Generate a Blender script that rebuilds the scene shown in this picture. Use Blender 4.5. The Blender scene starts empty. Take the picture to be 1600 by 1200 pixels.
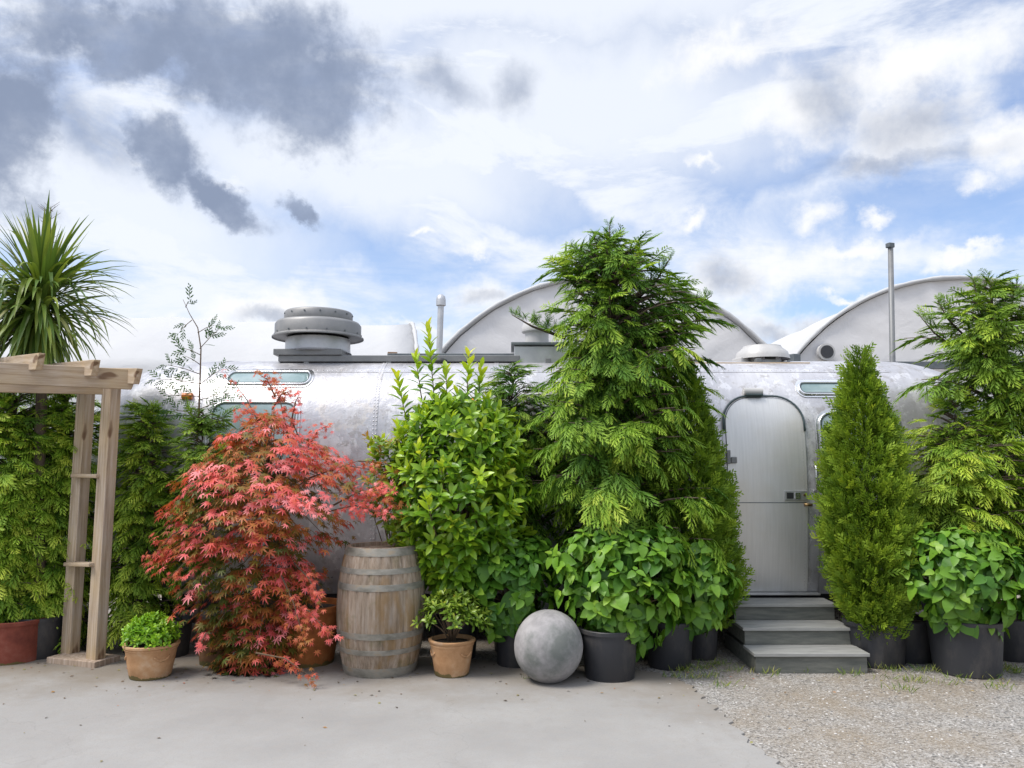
import bpy, math, random
import numpy as np
from mathutils import Vector, Matrix
R = math.radians
random.seed(5)
# ------------------------------------------------------------------ camera
FPX, HOR, EYE = 1244.0, 722.0, 1.6
PITCH = math.atan((HOR - 600) / FPX)
sc = bpy.context.scene
col = sc.collection
cam = bpy.data.cameras.new("camera"); camo = bpy.data.objects.new("camera", cam); col.objects.link(camo)
cam.sensor_width = 36; cam.lens = 36 * FPX / 1600; cam.clip_start = .05; cam.clip_end = 4000
camo.location = (0, 0, EYE); camo.rotation_euler = (R(90) + PITCH, 0, 0)
sc.camera = camo
sc.view_settings.view_transform = 'Standard'; sc.view_settings.look = 'None'
sc.view_settings.exposure = 0.62; sc.view_settings.gamma = 1
sc.view_settings.use_curve_mapping = False
sc.cycles.max_bounces = 6; sc.cycles.diffuse_bounces = 3; sc.cycles.transparent_max_bounces = 4

def ray(px, py):
    u = (px - 800) / FPX; v = -(py - 600) / FPX
    return Vector((u, math.cos(PITCH) - math.sin(PITCH) * v, math.sin(PITCH) + math.cos(PITCH) * v))
def P(px, py, Y):
    r = ray(px, py); s = Y / r.y
    return Vector((r.x * s, Y, EYE + r.z * s))
def G(px, py, z=0):
    r = ray(px, py); s = (z - EYE) / r.z
    return Vector((r.x * s, r.y * s, z))
def azel(px, py):
    r = ray(px, py).normalized()
    return math.atan2(r.x, r.y), math.asin(r.z)

# ------------------------------------------------------------------ sky
SUN_EL, SUN_AZ = R(58), R(-112)          # azimuth measured from +Y towards +X
w = bpy.data.worlds.new("World"); sc.world = w; w.use_nodes = True
nt = w.node_tree; N = nt.nodes; L = nt.links; N.clear()
def nd(t, **k):
    n = N.new(t)
    for a, b in k.items(): setattr(n, a, b)
    return n
def setv(n, **k):
    for a, b in k.items(): n.inputs[a.replace('_', ' ')].default_value = b
out = nd('ShaderNodeOutputWorld')
tc = nd('ShaderNodeTexCoord')
sep = nd('ShaderNodeSeparateXYZ'); L.new(tc.outputs['Generated'], sep.inputs[0])
at2 = nd('ShaderNodeMath', operation='ARCTAN2'); L.new(sep.outputs[0], at2.inputs[0]); L.new(sep.outputs[1], at2.inputs[1])
asn = nd('ShaderNodeMath', operation='ARCSINE'); L.new(sep.outputs[2], asn.inputs[0])
cmb = nd('ShaderNodeCombineXYZ'); L.new(at2.outputs[0], cmb.inputs[0]); L.new(asn.outputs[0], cmb.inputs[1])
def noise(vec, scale, detail=6, rough=.55, dist=0):
    n = nd('ShaderNodeTexNoise'); n.inputs['Scale'].default_value = scale; n.inputs['Detail'].default_value = detail
    n.inputs['Roughness'].default_value = rough; n.inputs['Distortion'].default_value = dist
    L.new(vec, n.inputs['Vector']); return n
def vm(op, a, b=None, s=None):
    n = nd('ShaderNodeVectorMath', operation=op)
    L.new(a, n.inputs[0])
    if b is not None:
        if isinstance(b, tuple): n.inputs[1].default_value = b
        else: L.new(b, n.inputs[1])
    if s is not None: n.inputs['Scale'].default_value = s
    return n.outputs[0]
def mth(op, a, b=None, clamp=False):
    n = nd('ShaderNodeMath', operation=op); n.use_clamp = clamp
    for i, q in enumerate((a, b)):
        if q is None: continue
        if isinstance(q, (int, float)): n.inputs[i].default_value = q
        else: L.new(q, n.inputs[i])
    return n.outputs[0]
def mr(v, a, b, c=0., d=1., smooth=True):
    n = nd('ShaderNodeMapRange'); n.interpolation_type = 'SMOOTHSTEP' if smooth else 'LINEAR'
    L.new(v, n.inputs[0]); n.inputs[1].default_value = a; n.inputs[2].default_value = b
    n.inputs[3].default_value = c; n.inputs[4].default_value = d; return n.outputs[0]
def warp(scale, amp, detail=7, rough=.6):
    n = noise(cmb.outputs[0], scale, detail, rough)
    d = vm('SUBTRACT', n.outputs['Color'], (.5, .5, .5))
    d = vm('MULTIPLY', d, (amp, amp, 0))
    return vm('ADD', cmb.outputs[0], d)
softW = warp(5, .20, 8, .6)
puffW = warp(13, .085, 8, .62)
def blob(vec, px, py, rx, ry, rot=0, soft=None):
    a, e = azel(px, py)
    m = nd('ShaderNodeMapping'); m.vector_type = 'TEXTURE'; L.new(vec, m.inputs[0])
    m.inputs['Location'].default_value = (a, e, 0); m.inputs['Rotation'].default_value = (0, 0, R(-rot))
    m.inputs['Scale'].default_value = (rx / FPX, ry / FPX, 1)
    l = nd('ShaderNodeVectorMath', operation='LENGTH'); L.new(m.outputs[0], l.inputs[0])
    return mr(l.outputs['Value'], soft[0], soft[1]) if soft else mth('SUBTRACT', 1, l.outputs['Value'])
def union(lst):
    r = lst[0]
    for q in lst[1:]: r = mth('MAXIMUM', r, q)
    return r
sky = nd('ShaderNodeTexSky'); sky.sky_type = 'NISHITA'; sky.sun_disc = False
sky.sun_elevation = SUN_EL; sky.sun_rotation = SUN_AZ; sky.air_density = 1.0; sky.dust_density = .6; sky.ozone_density = 1.6
skys = nd('ShaderNodeMix', data_type='RGBA', blend_type='MULTIPLY'); skys.inputs[0].default_value = 1
L.new(sky.outputs[0], skys.inputs[6]); skys.inputs[7].default_value = (.108, .112, .125, 1)
# veil of high cloud
mp = nd('ShaderNodeMapping'); L.new(cmb.outputs[0], mp.inputs[0]); mp.inputs['Rotation'].default_value = (0, 0, R(24)); mp.inputs['Scale'].default_value = (1, 2.9, 1)
cir = noise(mp.outputs[0], 3.4, 11, .66, .5)
fb = noise(cmb.outputs[0], 4.5, 8, .58)
veil = mr(cir.outputs['Fac'], .36, .60, .36, .98)
blue = union([blob(softW, 1215, 245, 190, 50, -14, (1.5, .2)), blob(softW, 830, 320, 150, 34, 14, (1.6, .2)), blob(softW, 1420, 330, 230, 55, 6, (1.6, .2)),
              blob(softW, 1290, 470, 150, 34, 0, (1.5, .3)), blob(softW, 1570, 360, 110, 40, 0, (1.5, .2)), blob(softW, 520, 400, 260, 40, 8, (1.6, .2)), blob(softW, 1590, 190, 60, 70, 0, (1.5, .3))])
veil = mth('MULTIPLY', veil, mth('SUBTRACT', 1, mth('MULTIPLY', blue, .74)), True)
whiteb = union([blob(softW, 150, 330, 330, 110, 12, (1.5, .3)), blob(softW, 560, 260, 420, 120, 0, (1.5, .3)), blob(softW, 900, 160, 420, 150, 0, (1.5, .3)), blob(softW, 700, -40, 1100, 120, 0, (1.5, .3))])
veil = mth('MAXIMUM', veil, mth('MULTIPLY', whiteb, .93))
m1 = nd('ShaderNodeMix', data_type='RGBA'); L.new(veil, m1.inputs[0]); L.new(skys.outputs[2], m1.inputs[6]); m1.inputs[7].default_value = (.60, .63, .685, 1)
# white puffs
puff = union([blob(puffW, 430, 482, 120, 32, -3), blob(puffW, 350, 500, 110, 16), blob(puffW, 750, 455, 62, 40), blob(puffW, 740, 385, 40, 14), blob(puffW, 672, 355, 20, 8),
              blob(puffW, 640, 505, 90, 14), blob(puffW, 1120, 430, 60, 45), blob(puffW, 1215, 430, 150, 50, -8), blob(puffW, 1330, 400, 120, 18, -4), blob(puffW, 1080, 335, 34, 16),
              blob(puffW, 1265, 345, 42, 26), blob(puffW, 1360, 342, 24, 18), blob(puffW, 1235, 505, 95, 32), blob(puffW, 1510, 398, 70, 12, -5), blob(puffW, 1330, 462, 50, 9),
              blob(puffW, 1240, 170, 110, 70, 20), blob(puffW, 1420, 205, 120, 80), blob(puffW, 1560, 215, 60, 55), blob(puffW, 1530, 288, 40, 24), blob(puffW, 1110, 250, 30, 10, 20), blob(puffW, 1150, 85, 140, 40),
              blob(puffW, 1430, 100, 160, 50)])
fine_n = noise(cmb.outputs[0], 24, 9, .62)
mid_n = noise(cmb.outputs[0], 8, 7, .6)
def ragged(field, a, b, lo, hi):
    q = mth('ADD', field, mth('MULTIPLY', mth('SUBTRACT', fine_n.outputs['Fac'], .5), a))
    q = mth('ADD', q, mth('MULTIPLY', mth('SUBTRACT', mid_n.outputs['Fac'], .5), b))
    return mr(q, lo, hi)
puff = ragged(puff, 1.5, 1.8, -.16, .95)
puff = mth('MULTIPLY', puff, .93)
m2 = nd('ShaderNodeMix', data_type='RGBA'); L.new(puff, m2.inputs[0]); L.new(m1.outputs[2], m2.inputs[6]); m2.inputs[7].default_value = (.67, .675, .69, 1)
# dark undersides
dark = union([blob(puffW, 400, 95, 215, 95, 8), blob(softW, 230, 40, 190, 55, 0), blob(puffW, 478, 165, 95, 85, 0), blob(softW, 10, 190, 95, 130, 15),
              blob(puffW, 255, 240, 66, 46, 25), blob(puffW, 345, 305, 80, 25, 22), blob(puffW, 470, 328, 42, 16, 30), blob(softW, -60, 260, 110, 90, 0)])
soft = union([blob(puffW, 1430, 195, 66, 42, 0, (1.6, .1)), blob(puffW, 1300, 160, 50, 50, 30, (1.6, .1)), blob(puffW, 1130, 432, 44, 30, 20, (1.6, .1)), blob(puffW, 755, 460, 30, 16, 0, (1.6, .1)),
              blob(puffW, 1225, 512, 60, 18, 0, (1.6, .1)), blob(puffW, 440, 492, 60, 12, 0, (1.6, .1)), blob(puffW, 690, 130, 60, 24, 20, (1.6, .1)), blob(puffW, 800, 140, 40, 30, 0, (1.6, .1)),
              blob(puffW, 1420, 250, 110, 16, 0, (1.6, .2)), blob(softW, 170, 215, 120, 60, 20, (1.5, .1))])
fd = noise(cmb.outputs[0], 11, 7, .6)
dk = mth('MULTIPLY', ragged(dark, 1.2, .95, -.22, .50), mr(fd.outputs['Fac'], .3, .62, .72, 1))
dk = mth('MAXIMUM', dk, mth('MULTIPLY', mth('MULTIPLY', soft, .68), mr(fd.outputs['Fac'], .3, .6, .5, 1)))
m3 = nd('ShaderNodeMix', data_type='RGBA'); L.new(dk, m3.inputs[0]); L.new(m2.outputs[2], m3.inputs[6]); m3.inputs[7].default_value = (.185, .225, .315, 1)
bg = nd('ShaderNodeBackground'); L.new(m3.outputs[2], bg.inputs[0]); L.new(mr(asn.outputs[0], .56, .95, 1.0, 1.75), bg.inputs[1])   # sky above the view boosted, added as unseen fill light
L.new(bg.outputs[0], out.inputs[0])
# ------------------------------------------------------------------ sun
sl = bpy.data.lights.new("sun", 'SUN'); sl.energy = 2.4; sl.angle = R(22); sl.color = (1, .95, .87)
so = bpy.data.objects.new("sun", sl); col.objects.link(so)
sd = Vector((math.sin(SUN_AZ) * math.cos(SUN_EL), math.cos(SUN_AZ) * math.cos(SUN_EL), math.sin(SUN_EL)))
so.rotation_euler = sd.to_track_quat('Z', 'Y').to_euler(); so.location = sd * 40

# ------------------------------------------------------------------ materials
class Mat:
    def __init__(s, name):
        s.m = bpy.data.materials.new(name); s.m.use_nodes = True
        s.t = s.m.node_tree; s.n = s.t.nodes; s.b = s.n['Principled BSDF']; s.o = s.n['Material Output']
        s.tc = s.n.new('ShaderNodeTexCoord')
    def lk(s, a, b): s.t.links.new(a, b)
    def noise(s, scale, detail=5, rough=.55, stretch=None, coord='Object', dist=0):
        n = s.n.new('ShaderNodeTexNoise'); n.inputs['Scale'].default_value = scale; n.inputs['Detail'].default_value = detail
        n.inputs['Roughness'].default_value = rough; n.inputs['Distortion'].default_value = dist
        v = s.tc.outputs[coord]
        if stretch:
            m = s.n.new('ShaderNodeMapping'); m.inputs['Scale'].default_value = stretch; s.lk(v, m.inputs[0]); v = m.outputs[0]
        s.lk(v, n.inputs['Vector']); return n.outputs['Fac']
    def ramp(s, fac, stops):
        r = s.n.new('ShaderNodeValToRGB'); e = r.color_ramp.elements
        while len(e) < len(stops): e.new(.5)
        for q, (p, c) in zip(e, stops):
            q.position = p; q.color = (c[0], c[1], c[2], 1) if isinstance(c, tuple) else (c, c, c, 1)
        s.lk(fac, r.inputs[0]); return r.outputs[0]
    def mix(s, f, a, b, blend='MIX'):
        x = s.n.new('ShaderNodeMix'); x.data_type = 'RGBA'; x.blend_type = blend
        for i, q in ((0, f), (6, a), (7, b)):
            if isinstance(q, (int, float)): x.inputs[i].default_value = q
            elif isinstance(q, tuple): x.inputs[i].default_value = (*q, 1)
            else: s.lk(q, x.inputs[i])
        return x.outputs[2]
    def math(s, op, a, b):
        x = s.n.new('ShaderNodeMath'); x.operation = op
        for i, q in enumerate((a, b)):
            if isinstance(q, (int, float)): x.inputs[i].default_value = q
            else: s.lk(q, x.inputs[i])
        return x.outputs[0]
    def set(s, col=None, rough=None, metal=None, spec=None):
        for k, v in (('Base Color', col), ('Roughness', rough), ('Metallic', metal), ('Specular IOR Level', spec)):
            if v is None: continue
            if isinstance(v, tuple): s.b.inputs[k].default_value = (*v, 1)
            elif isinstance(v, (int, float)): s.b.inputs[k].default_value = v
            else: s.lk(v, s.b.inputs[k])
        return s
    def bump(s, h, strength=.3, dist=.01):
        b = s.n.new('ShaderNodeBump'); b.inputs['Strength'].default_value = strength; b.inputs['Distance'].default_value = dist
        s.lk(h, b.inputs['Height']); s.lk(b.outputs[0], s.b.inputs['Normal']); return s

def leafmat(name, stops, rough=.5, transl=.35, spec=.35):
    M = Mat(name)
    a = M.n.new('ShaderNodeAttribute'); a.attribute_name = 'tint'
    big = M.noise(3.5, 3)
    f = M.math('ADD', a.outputs['Fac'], M.math('MULTIPLY', M.math('SUBTRACT', big, .5), .5))
    c = M.ramp(f, stops)
    M.set(c, rough, 0, spec)
    tr = M.n.new('ShaderNodeBsdfTranslucent')
    hs = M.mix(1.0, c, (1.25, 1.15, .6), 'MULTIPLY'); M.lk(hs, tr.inputs[0])
    mx = M.n.new('ShaderNodeMixShader'); mx.inputs[0].default_value = transl
    M.lk(M.b.outputs[0], mx.inputs[1]); M.lk(tr.outputs[0], mx.inputs[2]); M.lk(mx.outputs[0], M.o.inputs[0])
    return M.m
MT = {}
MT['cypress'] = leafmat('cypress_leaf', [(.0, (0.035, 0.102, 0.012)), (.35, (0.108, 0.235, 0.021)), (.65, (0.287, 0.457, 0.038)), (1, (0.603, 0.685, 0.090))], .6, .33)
MT['cypress_dark'] = leafmat('dark_cypress_leaf', [(.0, (0.028, 0.085, 0.014)), (.4, (0.078, 0.189, 0.022)), (.75, (0.213, 0.354, 0.035)), (1, (0.426, 0.537, 0.080))], .6, .3)
MT['cypress_gold'] = leafmat('golden_cypress_leaf', [(.0, (0.055, 0.134, 0.013)), (.4, (0.183, 0.317, 0.024)), (.7, (0.415, 0.549, 0.048)), (1, (0.688, 0.732, 0.096))], .6, .3)
MT['thuja'] = leafmat('thuja_leaf', [(.0, (0.043, 0.105, 0.011)), (.4, (0.145, 0.255, 0.019)), (.7, (0.315, 0.441, 0.034)), (1, (0.545, 0.602, 0.067))], .6, .3)
MT['laurel'] = leafmat('laurel_leaf', [(.0, (0.049, 0.134, 0.012)), (.35, (0.151, 0.305, 0.021)), (.65, (0.387, 0.549, 0.033)), (1, (0.759, 0.750, 0.075))], .33, .3, .5)
MT['hydrangea'] = leafmat('hydrangea_leaf', [(.0, (0.021, 0.078, 0.009)), (.4, (0.064, 0.178, 0.016)), (.75, (0.163, 0.325, 0.027)), (1, (0.326, 0.482, 0.054))], .45, .25, .4)
MT['maple'] = leafmat('maple_leaf', [(.0, (.07, .10, .014)), (.25, (.20, .14, .024)), (.42, (.42, .15, .04)), (.6, (.63, .12, .075)), (.8, (.80, .16, .17)), (1, (.90, .35, .36))], .5, .33)
MT['boxwood'] = leafmat('box_leaf', [(.0, (0.071, 0.183, 0.015)), (.5, (0.199, 0.415, 0.020)), (1, (0.483, 0.671, 0.050))], .4, .3, .5)
MT['azalea'] = leafmat('shrub_leaf', [(.0, (0.057, 0.122, 0.015)), (.5, (0.142, 0.244, 0.025)), (.85, (0.312, 0.415, 0.050)), (1, (0.639, 0.488, 0.050))], .38, .25, .5)
MT['sword'] = leafmat('sword_leaf', [(.0, (0.041, 0.092, 0.015)), (.45, (0.105, 0.182, 0.030)), (.75, (0.244, 0.312, 0.050)), (1, (0.489, 0.483, 0.200))], .42, .25, .5)
MT['photinia'] = leafmat('shrub_bronze_leaf', [(.0, (.05, .13, .02)), (.5, (.15, .25, .03)), (.75, (.42, .34, .05)), (1, (.48, .13, .06))], .4, .3, .45)
MT['grass'] = leafmat('grass_blade', [(.0, (.07, .14, .02)), (.5, (.18, .25, .04)), (1, (.40, .38, .12))], .6, .25)

M = Mat('bark'); n = M.noise(18, 6, .6, (1, 1, .2)); M.set(M.ramp(n, [(.3, (.05, .035, .025)), (.7, (.17, .125, .09))]), .9).bump(n, .6, .01); MT['bark'] = M.m
M = Mat('twig'); M.set((.13, .085, .05), .8); MT['twig'] = M.m
M = Mat('soil'); n = M.noise(60, 6, .7); M.set(M.ramp(n, [(.3, (.02, .014, .01)), (.7, (.08, .055, .04))]), .95).bump(n, .8, .02); MT['soil'] = M.m
M = Mat('black_plastic'); n = M.noise(9, 5, .6, (1, 1, .4)); M.set(M.ramp(n, [(.3, (.018, .019, .024)), (.75, (.05, .05, .058))]), M.ramp(n, [(.3, .42), (.8, .7)])).bump(M.noise(60, 3), .1, .003); MT['black_plastic'] = M.m
d_ = M.noise(4, 8, .7, (1, 1, .5)); cc_ = M.mix(M.ramp(d_, [(.5, 0.), (.7, .5)]), (.03, .031, .036), (.12, .105, .09)); M.set(cc_)
def clay(name, a, b, c):
    M = Mat(name); n = M.noise(7, 6, .65); n2 = M.noise(40, 4, .6)
    cc = M.ramp(n, [(.3, a), (.55, b), (.75, c)])
    z = M.n.new('ShaderNodeSeparateXYZ'); M.lk(M.tc.outputs['Generated'], z.inputs[0])
    moss = M.math('LESS_THAN', M.math('ADD', z.outputs[2], M.math('MULTIPLY', n, .55)), .38)
    cc = M.mix(M.math('MULTIPLY', moss, .75), cc, (.10, .11, .04))
    M.set(cc, .85, 0, .2).bump(n2, .25, .004); return M.m
MT['terracotta'] = clay('terracotta', (.36, .19, .09), (.50, .29, .15), (.60, .43, .29))
MT['urn'] = clay('dark_clay', (.14, .075, .04), (.24, .13, .07), (.30, .19, .11))
MT['rust_clay'] = clay('rusty_clay', (.20, .06, .02), (.34, .12, .035), (.42, .18, .07))
MT['red_clay'] = clay('red_clay', (.12, .035, .025), (.22, .06, .04), (.27, .10, .07))

M = Mat('weathered_timber'); g = M.noise(7, 8, .65, (.35, 6, 6)); g2 = M.noise(2.2, 4); kn = M.noise(5, 2, .5, (.5, 1.6, 1.6))
c = M.ramp(g, [(.25, (.16, .115, .075)), (.45, (.37, .285, .21)), (.7, (.53, .45, .37))])
c = M.mix(M.ramp(g2, [(.4, 0.), (.7, .55)]), c, (.46, .33, .17))
c = M.mix(M.ramp(kn, [(.70, 0.), (.74, .8)]), c, (.12, .06, .03))
M.set(c, .85, 0, .2).bump(g, .45, .006); MT['timber'] = M.m
M = Mat('weathered_timber_upright'); g = M.noise(7, 8, .65, (6, 6, .35)); g2 = M.noise(2.2, 4)
c = M.ramp(g, [(.25, (.17, .12, .085)), (.5, (.38, .29, .22)), (.75, (.54, .46, .39))]); M.set(c, .85, 0, .2).bump(g, .4, .005); MT['timber_up'] = M.m
M = Mat('stave_oak'); g = M.noise(10, 8, .7, (4, 4, .35)); pa = M.noise(3.4, 6, .6, (1, 1, .45)); mo = M.noise(6, 5, .6)
a = M.n.new('ShaderNodeAttribute'); a.attribute_name = 'tint'
c = M.ramp(g, [(.25, (.14, .105, .075)), (.5, (.35, .27, .20)), (.75, (.50, .43, .37))])
c = M.mix(M.ramp(pa, [(.53, 0.), (.62, .75)]), c, (.29, .18, .08))
c = M.mix(M.ramp(mo, [(.56, 0.), (.7, .5)]), c, (.14, .14, .06))
c = M.mix(.55, c, M.ramp(a.outputs['Fac'], [(0, .5), (1, 1.0)]), 'MULTIPLY')
M.set(c, .85, 0, .2).bump(g, .6, .006); MT['stave'] = M.m
M = Mat('galvanised_hoop'); g = M.noise(8, 6, .6, (1, 1, 2)); M.set(M.ramp(g, [(.3, (.16, .15, .12)), (.55, (.30, .28, .24)), (.75, (.36, .27, .17))]), .65, .35).bump(g, .2, .003); MT['hoop'] = M.m
def metal(name, a, b, rough=(.3, .5), met=.9, sc_=6):
    M = Mat(name); g = M.noise(sc_, 6, .6); M.set(M.ramp(g, [(.3, a), (.7, b)]), M.ramp(g, [(.3, rough[0]), (.7, rough[1])]), met).bump(M.noise(45, 4), .08, .003); return M.m
MT['galv'] = metal('galvanised_steel', (.42, .42, .43), (.58, .58, .58), (.35, .5), .75)
MT['vent_hood'] = metal('dull_aluminium', (.20, .20, .20), (.28, .275, .27), (.45, .6), .5)
MT['dark_metal'] = metal('dark_metal', (.09, .105, .115), (.17, .185, .19), (.4, .6), .5)
MT['pole'] = metal('grey_painted_steel', (.15, .155, .16), (.22, .22, .22), (.45, .6), .3)
MT['chrome'] = metal('bright_metal', (.6, .6, .6), (.75, .75, .75), (.2, .35), .95)
MT['white_enamel'] = metal('white_enamel', (.42, .41, .40), (.52, .51, .50), (.35, .5), 0.)
M = Mat('brass'); M.set((.30, .20, .09), .4, .9); MT['brass'] = M.m
M = Mat('black_rubber'); M.set((.02, .021, .022), .6); MT['rubber'] = M.m
M = Mat('seal'); M.set((.05, .075, .08), .5); MT['seal'] = M.m
M = Mat('amber_lens'); M.set((.75, .20, .015), .3); MT['amber'] = M.m
M = Mat('cardboard'); M.set((.30, .19, .12), .9); MT['cardboard'] = M.m
M = Mat('window_glass'); g = M.noise(2.5, 4); M.set(M.ramp(g, [(.35, (.17, .25, .25)), (.65, (.34, .42, .42))]), .08, 0, .8); MT['glass'] = M.m

# polished, weathered aluminium skin
M = Mat('weathered_aluminium')
n1 = M.noise(1.6, 8, .62); n2 = M.noise(9, 7, .65); br = M.noise(5, 6, .6, (9, 1, .5)); sp = M.noise(26, 3, .5)
c = M.ramp(n1, [(.3, (.39, .385, .40)), (.5, (.51, .50, .52)), (.7, (.60, .59, .60))])
c = M.mix(M.ramp(br, [(.35, 0.), (.75, .35)]), c, (.36, .35, .35))
ox = M.ramp(n2, [(.56, 0.), (.61, .6)]); c = M.mix(ox, c, (.33, .31, .30))
pt = M.noise(3.3, 9, .72, (1, 1, .8)); c = M.mix(M.ramp(pt, [(.54, 0.), (.56, .55), (.62, .55), (.66, .2)]), c, (.72, .71, .72))
sk = M.noise(3.0, 6, .7, (7, 1, .25)); c = M.mix(M.ramp(sk, [(.55, 0.), (.75, .5)]), c, (.30, .28, .27))
c = M.mix(M.ramp(sp, [(.715, 0.), (.73, .75)]), c, (.16, .15, .14))
# one flaked patch with its own ragged shape
mp_ = M.n.new('ShaderNodeMapping'); mp_.vector_type = 'TEXTURE'; M.lk(M.tc.outputs['Object'], mp_.inputs[0])
pc = P(545, 640, 7.15); mp_.inputs['Location'].default_value = (pc.x - .4, 0, pc.z); mp_.inputs['Scale'].default_value = (.42, 6, .30)
ln = M.n.new('ShaderNodeVectorMath'); ln.operation = 'LENGTH'; M.lk(mp_.outputs[0], ln.inputs[0])
fl = M.math('SUBTRACT', M.math('ADD', n2, .55), ln.outputs['Value'])
fl = M.ramp(fl, [(.46, 0.), (.48, .8), (.60, .8), (.62, 0.15)])
c = M.mix(M.math('MULTIPLY', fl, .6), c, (.60, .55, .50))
M.set(c, M.ramp(n2, [(.3, .26), (.7, .50)]), M.ramp(n1, [(.3, .65), (.7, .32)]))
M.bump(M.math('ADD', n1, M.math('MULTIPLY', n2, .12)), .35, .05); MT['alu'] = M.m
M = Mat('brushed_door_metal'); br = M.noise(6, 7, .6, (10, 1, .5)); n1 = M.noise(2.2, 6)
c = M.ramp(br, [(.25, (.60, .595, .585)), (.75, (.70, .69, .68))]); c = M.mix(M.ramp(n1, [(.45, 0.), (.7, .5)]), c, (.58, .53, .45))
M.set(c, .42, .5).bump(n1, .2, .02); MT['doormetal'] = M.m
# tent membrane
def fabric(name, a, b):
    M = Mat(name); n1 = M.noise(.7, 5); n2 = M.noise(2.2, 6, .55, (1, 1, 1), dist=1.2)
    M.set(M.ramp(n1, [(.3, a), (.7, b)]), .75, 0, .25).bump(M.math('ADD', n1, M.math('MULTIPLY', n2, .35)), .4, .10)
    return M.m
MT['fabric'] = fabric('white_membrane', (.45, .45, .455), (.49, .49, .49))
MT['gable'] = fabric('gable_membrane', (.64, .625, .62), (.68, .665, .66))
M = Mat('concrete_ball'); n1 = M.noise(5, 8, .65); n2 = M.noise(2.2, 5, .6)
c = M.ramp(n1, [(.3, (.22, .21, .21)), (.6, (.40, .38, .38)), (.8, (.50, .47, .47))]); c = M.mix(M.ramp(n2, [(.48, 0.), (.62, .8)]), c, (.10, .115, .10))
M.set(c, .8, 0, .25).bump(M.noise(26, 7, .7), .35, .006); MT['concrete_ball'] = M.m
M = Mat('step_composite'); n1 = M.noise(5, 6, .6, (1, 6, 6)); M.set(M.ramp(n1, [(.3, (.095, .10, .09)), (.7, (.18, .18, .155))]), .8, 0, .25).bump(n1, .3, .004); MT['step'] = M.m
M = Mat('step_tread'); n1 = M.noise(5, 6, .6, (1, 6, 6)); M.set(M.ramp(n1, [(.3, (.24, .24, .225)), (.7, (.35, .345, .325))]), .75, 0, .3).bump(n1, .3, .004); MT['tread'] = M.m
# ground
M = Mat('concrete_pavement'); n1 = M.noise(.9, 8, .6); n2 = M.noise(14, 7, .65); n3 = M.noise(120, 3, .6)
c = M.ramp(n1, [(.3, (.26, .25, .24)), (.7, (.345, .335, .32))]); c = M.mix(M.ramp(n2, [(.35, .35), (.6, 0.)]), c, (.30, .275, .25))
c = M.mix(M.ramp(n3, [(.3, .4), (.5, 0.)]), c, (.24, .235, .23))
cr = M.n.new('ShaderNodeTexVoronoi'); cr.feature = 'DISTANCE_TO_EDGE'; cr.inputs['Scale'].default_value = .42
wn = M.n.new('ShaderNodeVectorMath'); wn.operation = 'ADD'; M.lk(M.tc.outputs['Object'], wn.inputs[0])
wn2 = M.n.new('ShaderNodeTexNoise'); wn2.inputs['Scale'].default_value = 2.5; wn2.inputs['Detail'].default_value = 6; M.lk(M.tc.outputs['Object'], wn2.inputs[0]); M.lk(wn2.outputs['Color'], wn.inputs[1])
M.lk(wn.outputs[0], cr.inputs['Vector'])
c = M.mix(M.ramp(cr.outputs['Distance'], [(.0, .18), (.004, 0.)]), c, (.16, .15, .14))
sx_ = M.n.new('ShaderNodeSeparateXYZ'); M.lk(M.tc.outputs['Object'], sx_.inputs[0]); n4 = M.noise(1.7, 9, .7)
dy = M.math('ADD', M.math('ADD', sx_.outputs[1], M.math('MULTIPLY', M.math('MAXIMUM', M.math('SUBTRACT', sx_.outputs[0], .6), 0), .85)), M.math('MULTIPLY', M.math('SUBTRACT', n4, .5), 2.2))
c = M.mix(M.ramp(M.math('MULTIPLY', M.math('SUBTRACT', dy, 5.2), .7), [(.2, 0.), (.85, .75)]), c, (.20, .165, .125))
st_ = M.noise(2.6, 9, .72, (1, .6, 1)); c = M.mix(M.ramp(st_, [(.55, 0.), (.72, .4)]), c, (.24, .225, .21))
M.set(c, .88, 0, .2).bump(M.math('ADD', n2, M.math('MULTIPLY', n3, .4)), .3, .006); MT['concrete'] = M.m
M = Mat('gravel_ground'); v = M.n.new('ShaderNodeTexVoronoi'); v.inputs['Scale'].default_value = 85; M.lk(M.tc.outputs['Object'], v.inputs['Vector'])
n1 = M.noise(1.3, 6, .6); hsv = M.n.new('ShaderNodeSeparateColor'); M.lk(v.outputs['Color'], hsv.inputs[0])
c = M.ramp(hsv.outputs[0], [(.0, (.12, .12, .115)), (.3, (.26, .24, .22)), (.7, (.34, .32, .295)), (1, (.46, .44, .42))])
c = M.mix(M.ramp(n1, [(.4, 0.), (.65, .6)]), c, (.27, .21, .14))
M.set(c, .9, 0, .2).bump(v.outputs['Distance'], .7, .012); MT['gravel'] = M.m
M = Mat('pebble'); a = M.n.new('ShaderNodeAttribute'); a.attribute_name = 'tint'
M.set(M.ramp(a.outputs['Fac'], [(0, (.08, .08, .08)), (.3, (.24, .22, .20)), (.8, (.38, .36, .33)), (1, (.55, .53, .51))]), .85); MT['pebble'] = M.m
M = Mat('litter'); a = M.n.new('ShaderNodeAttribute'); a.attribute_name = 'tint'
M.set(M.ramp(a.outputs['Fac'], [(0, (.06, .045, .03)), (.5, (.17, .11, .06)), (.8, (.26, .25, .08)), (1, (.40, .12, .06))]), .8); MT['litter'] = M.m

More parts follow.
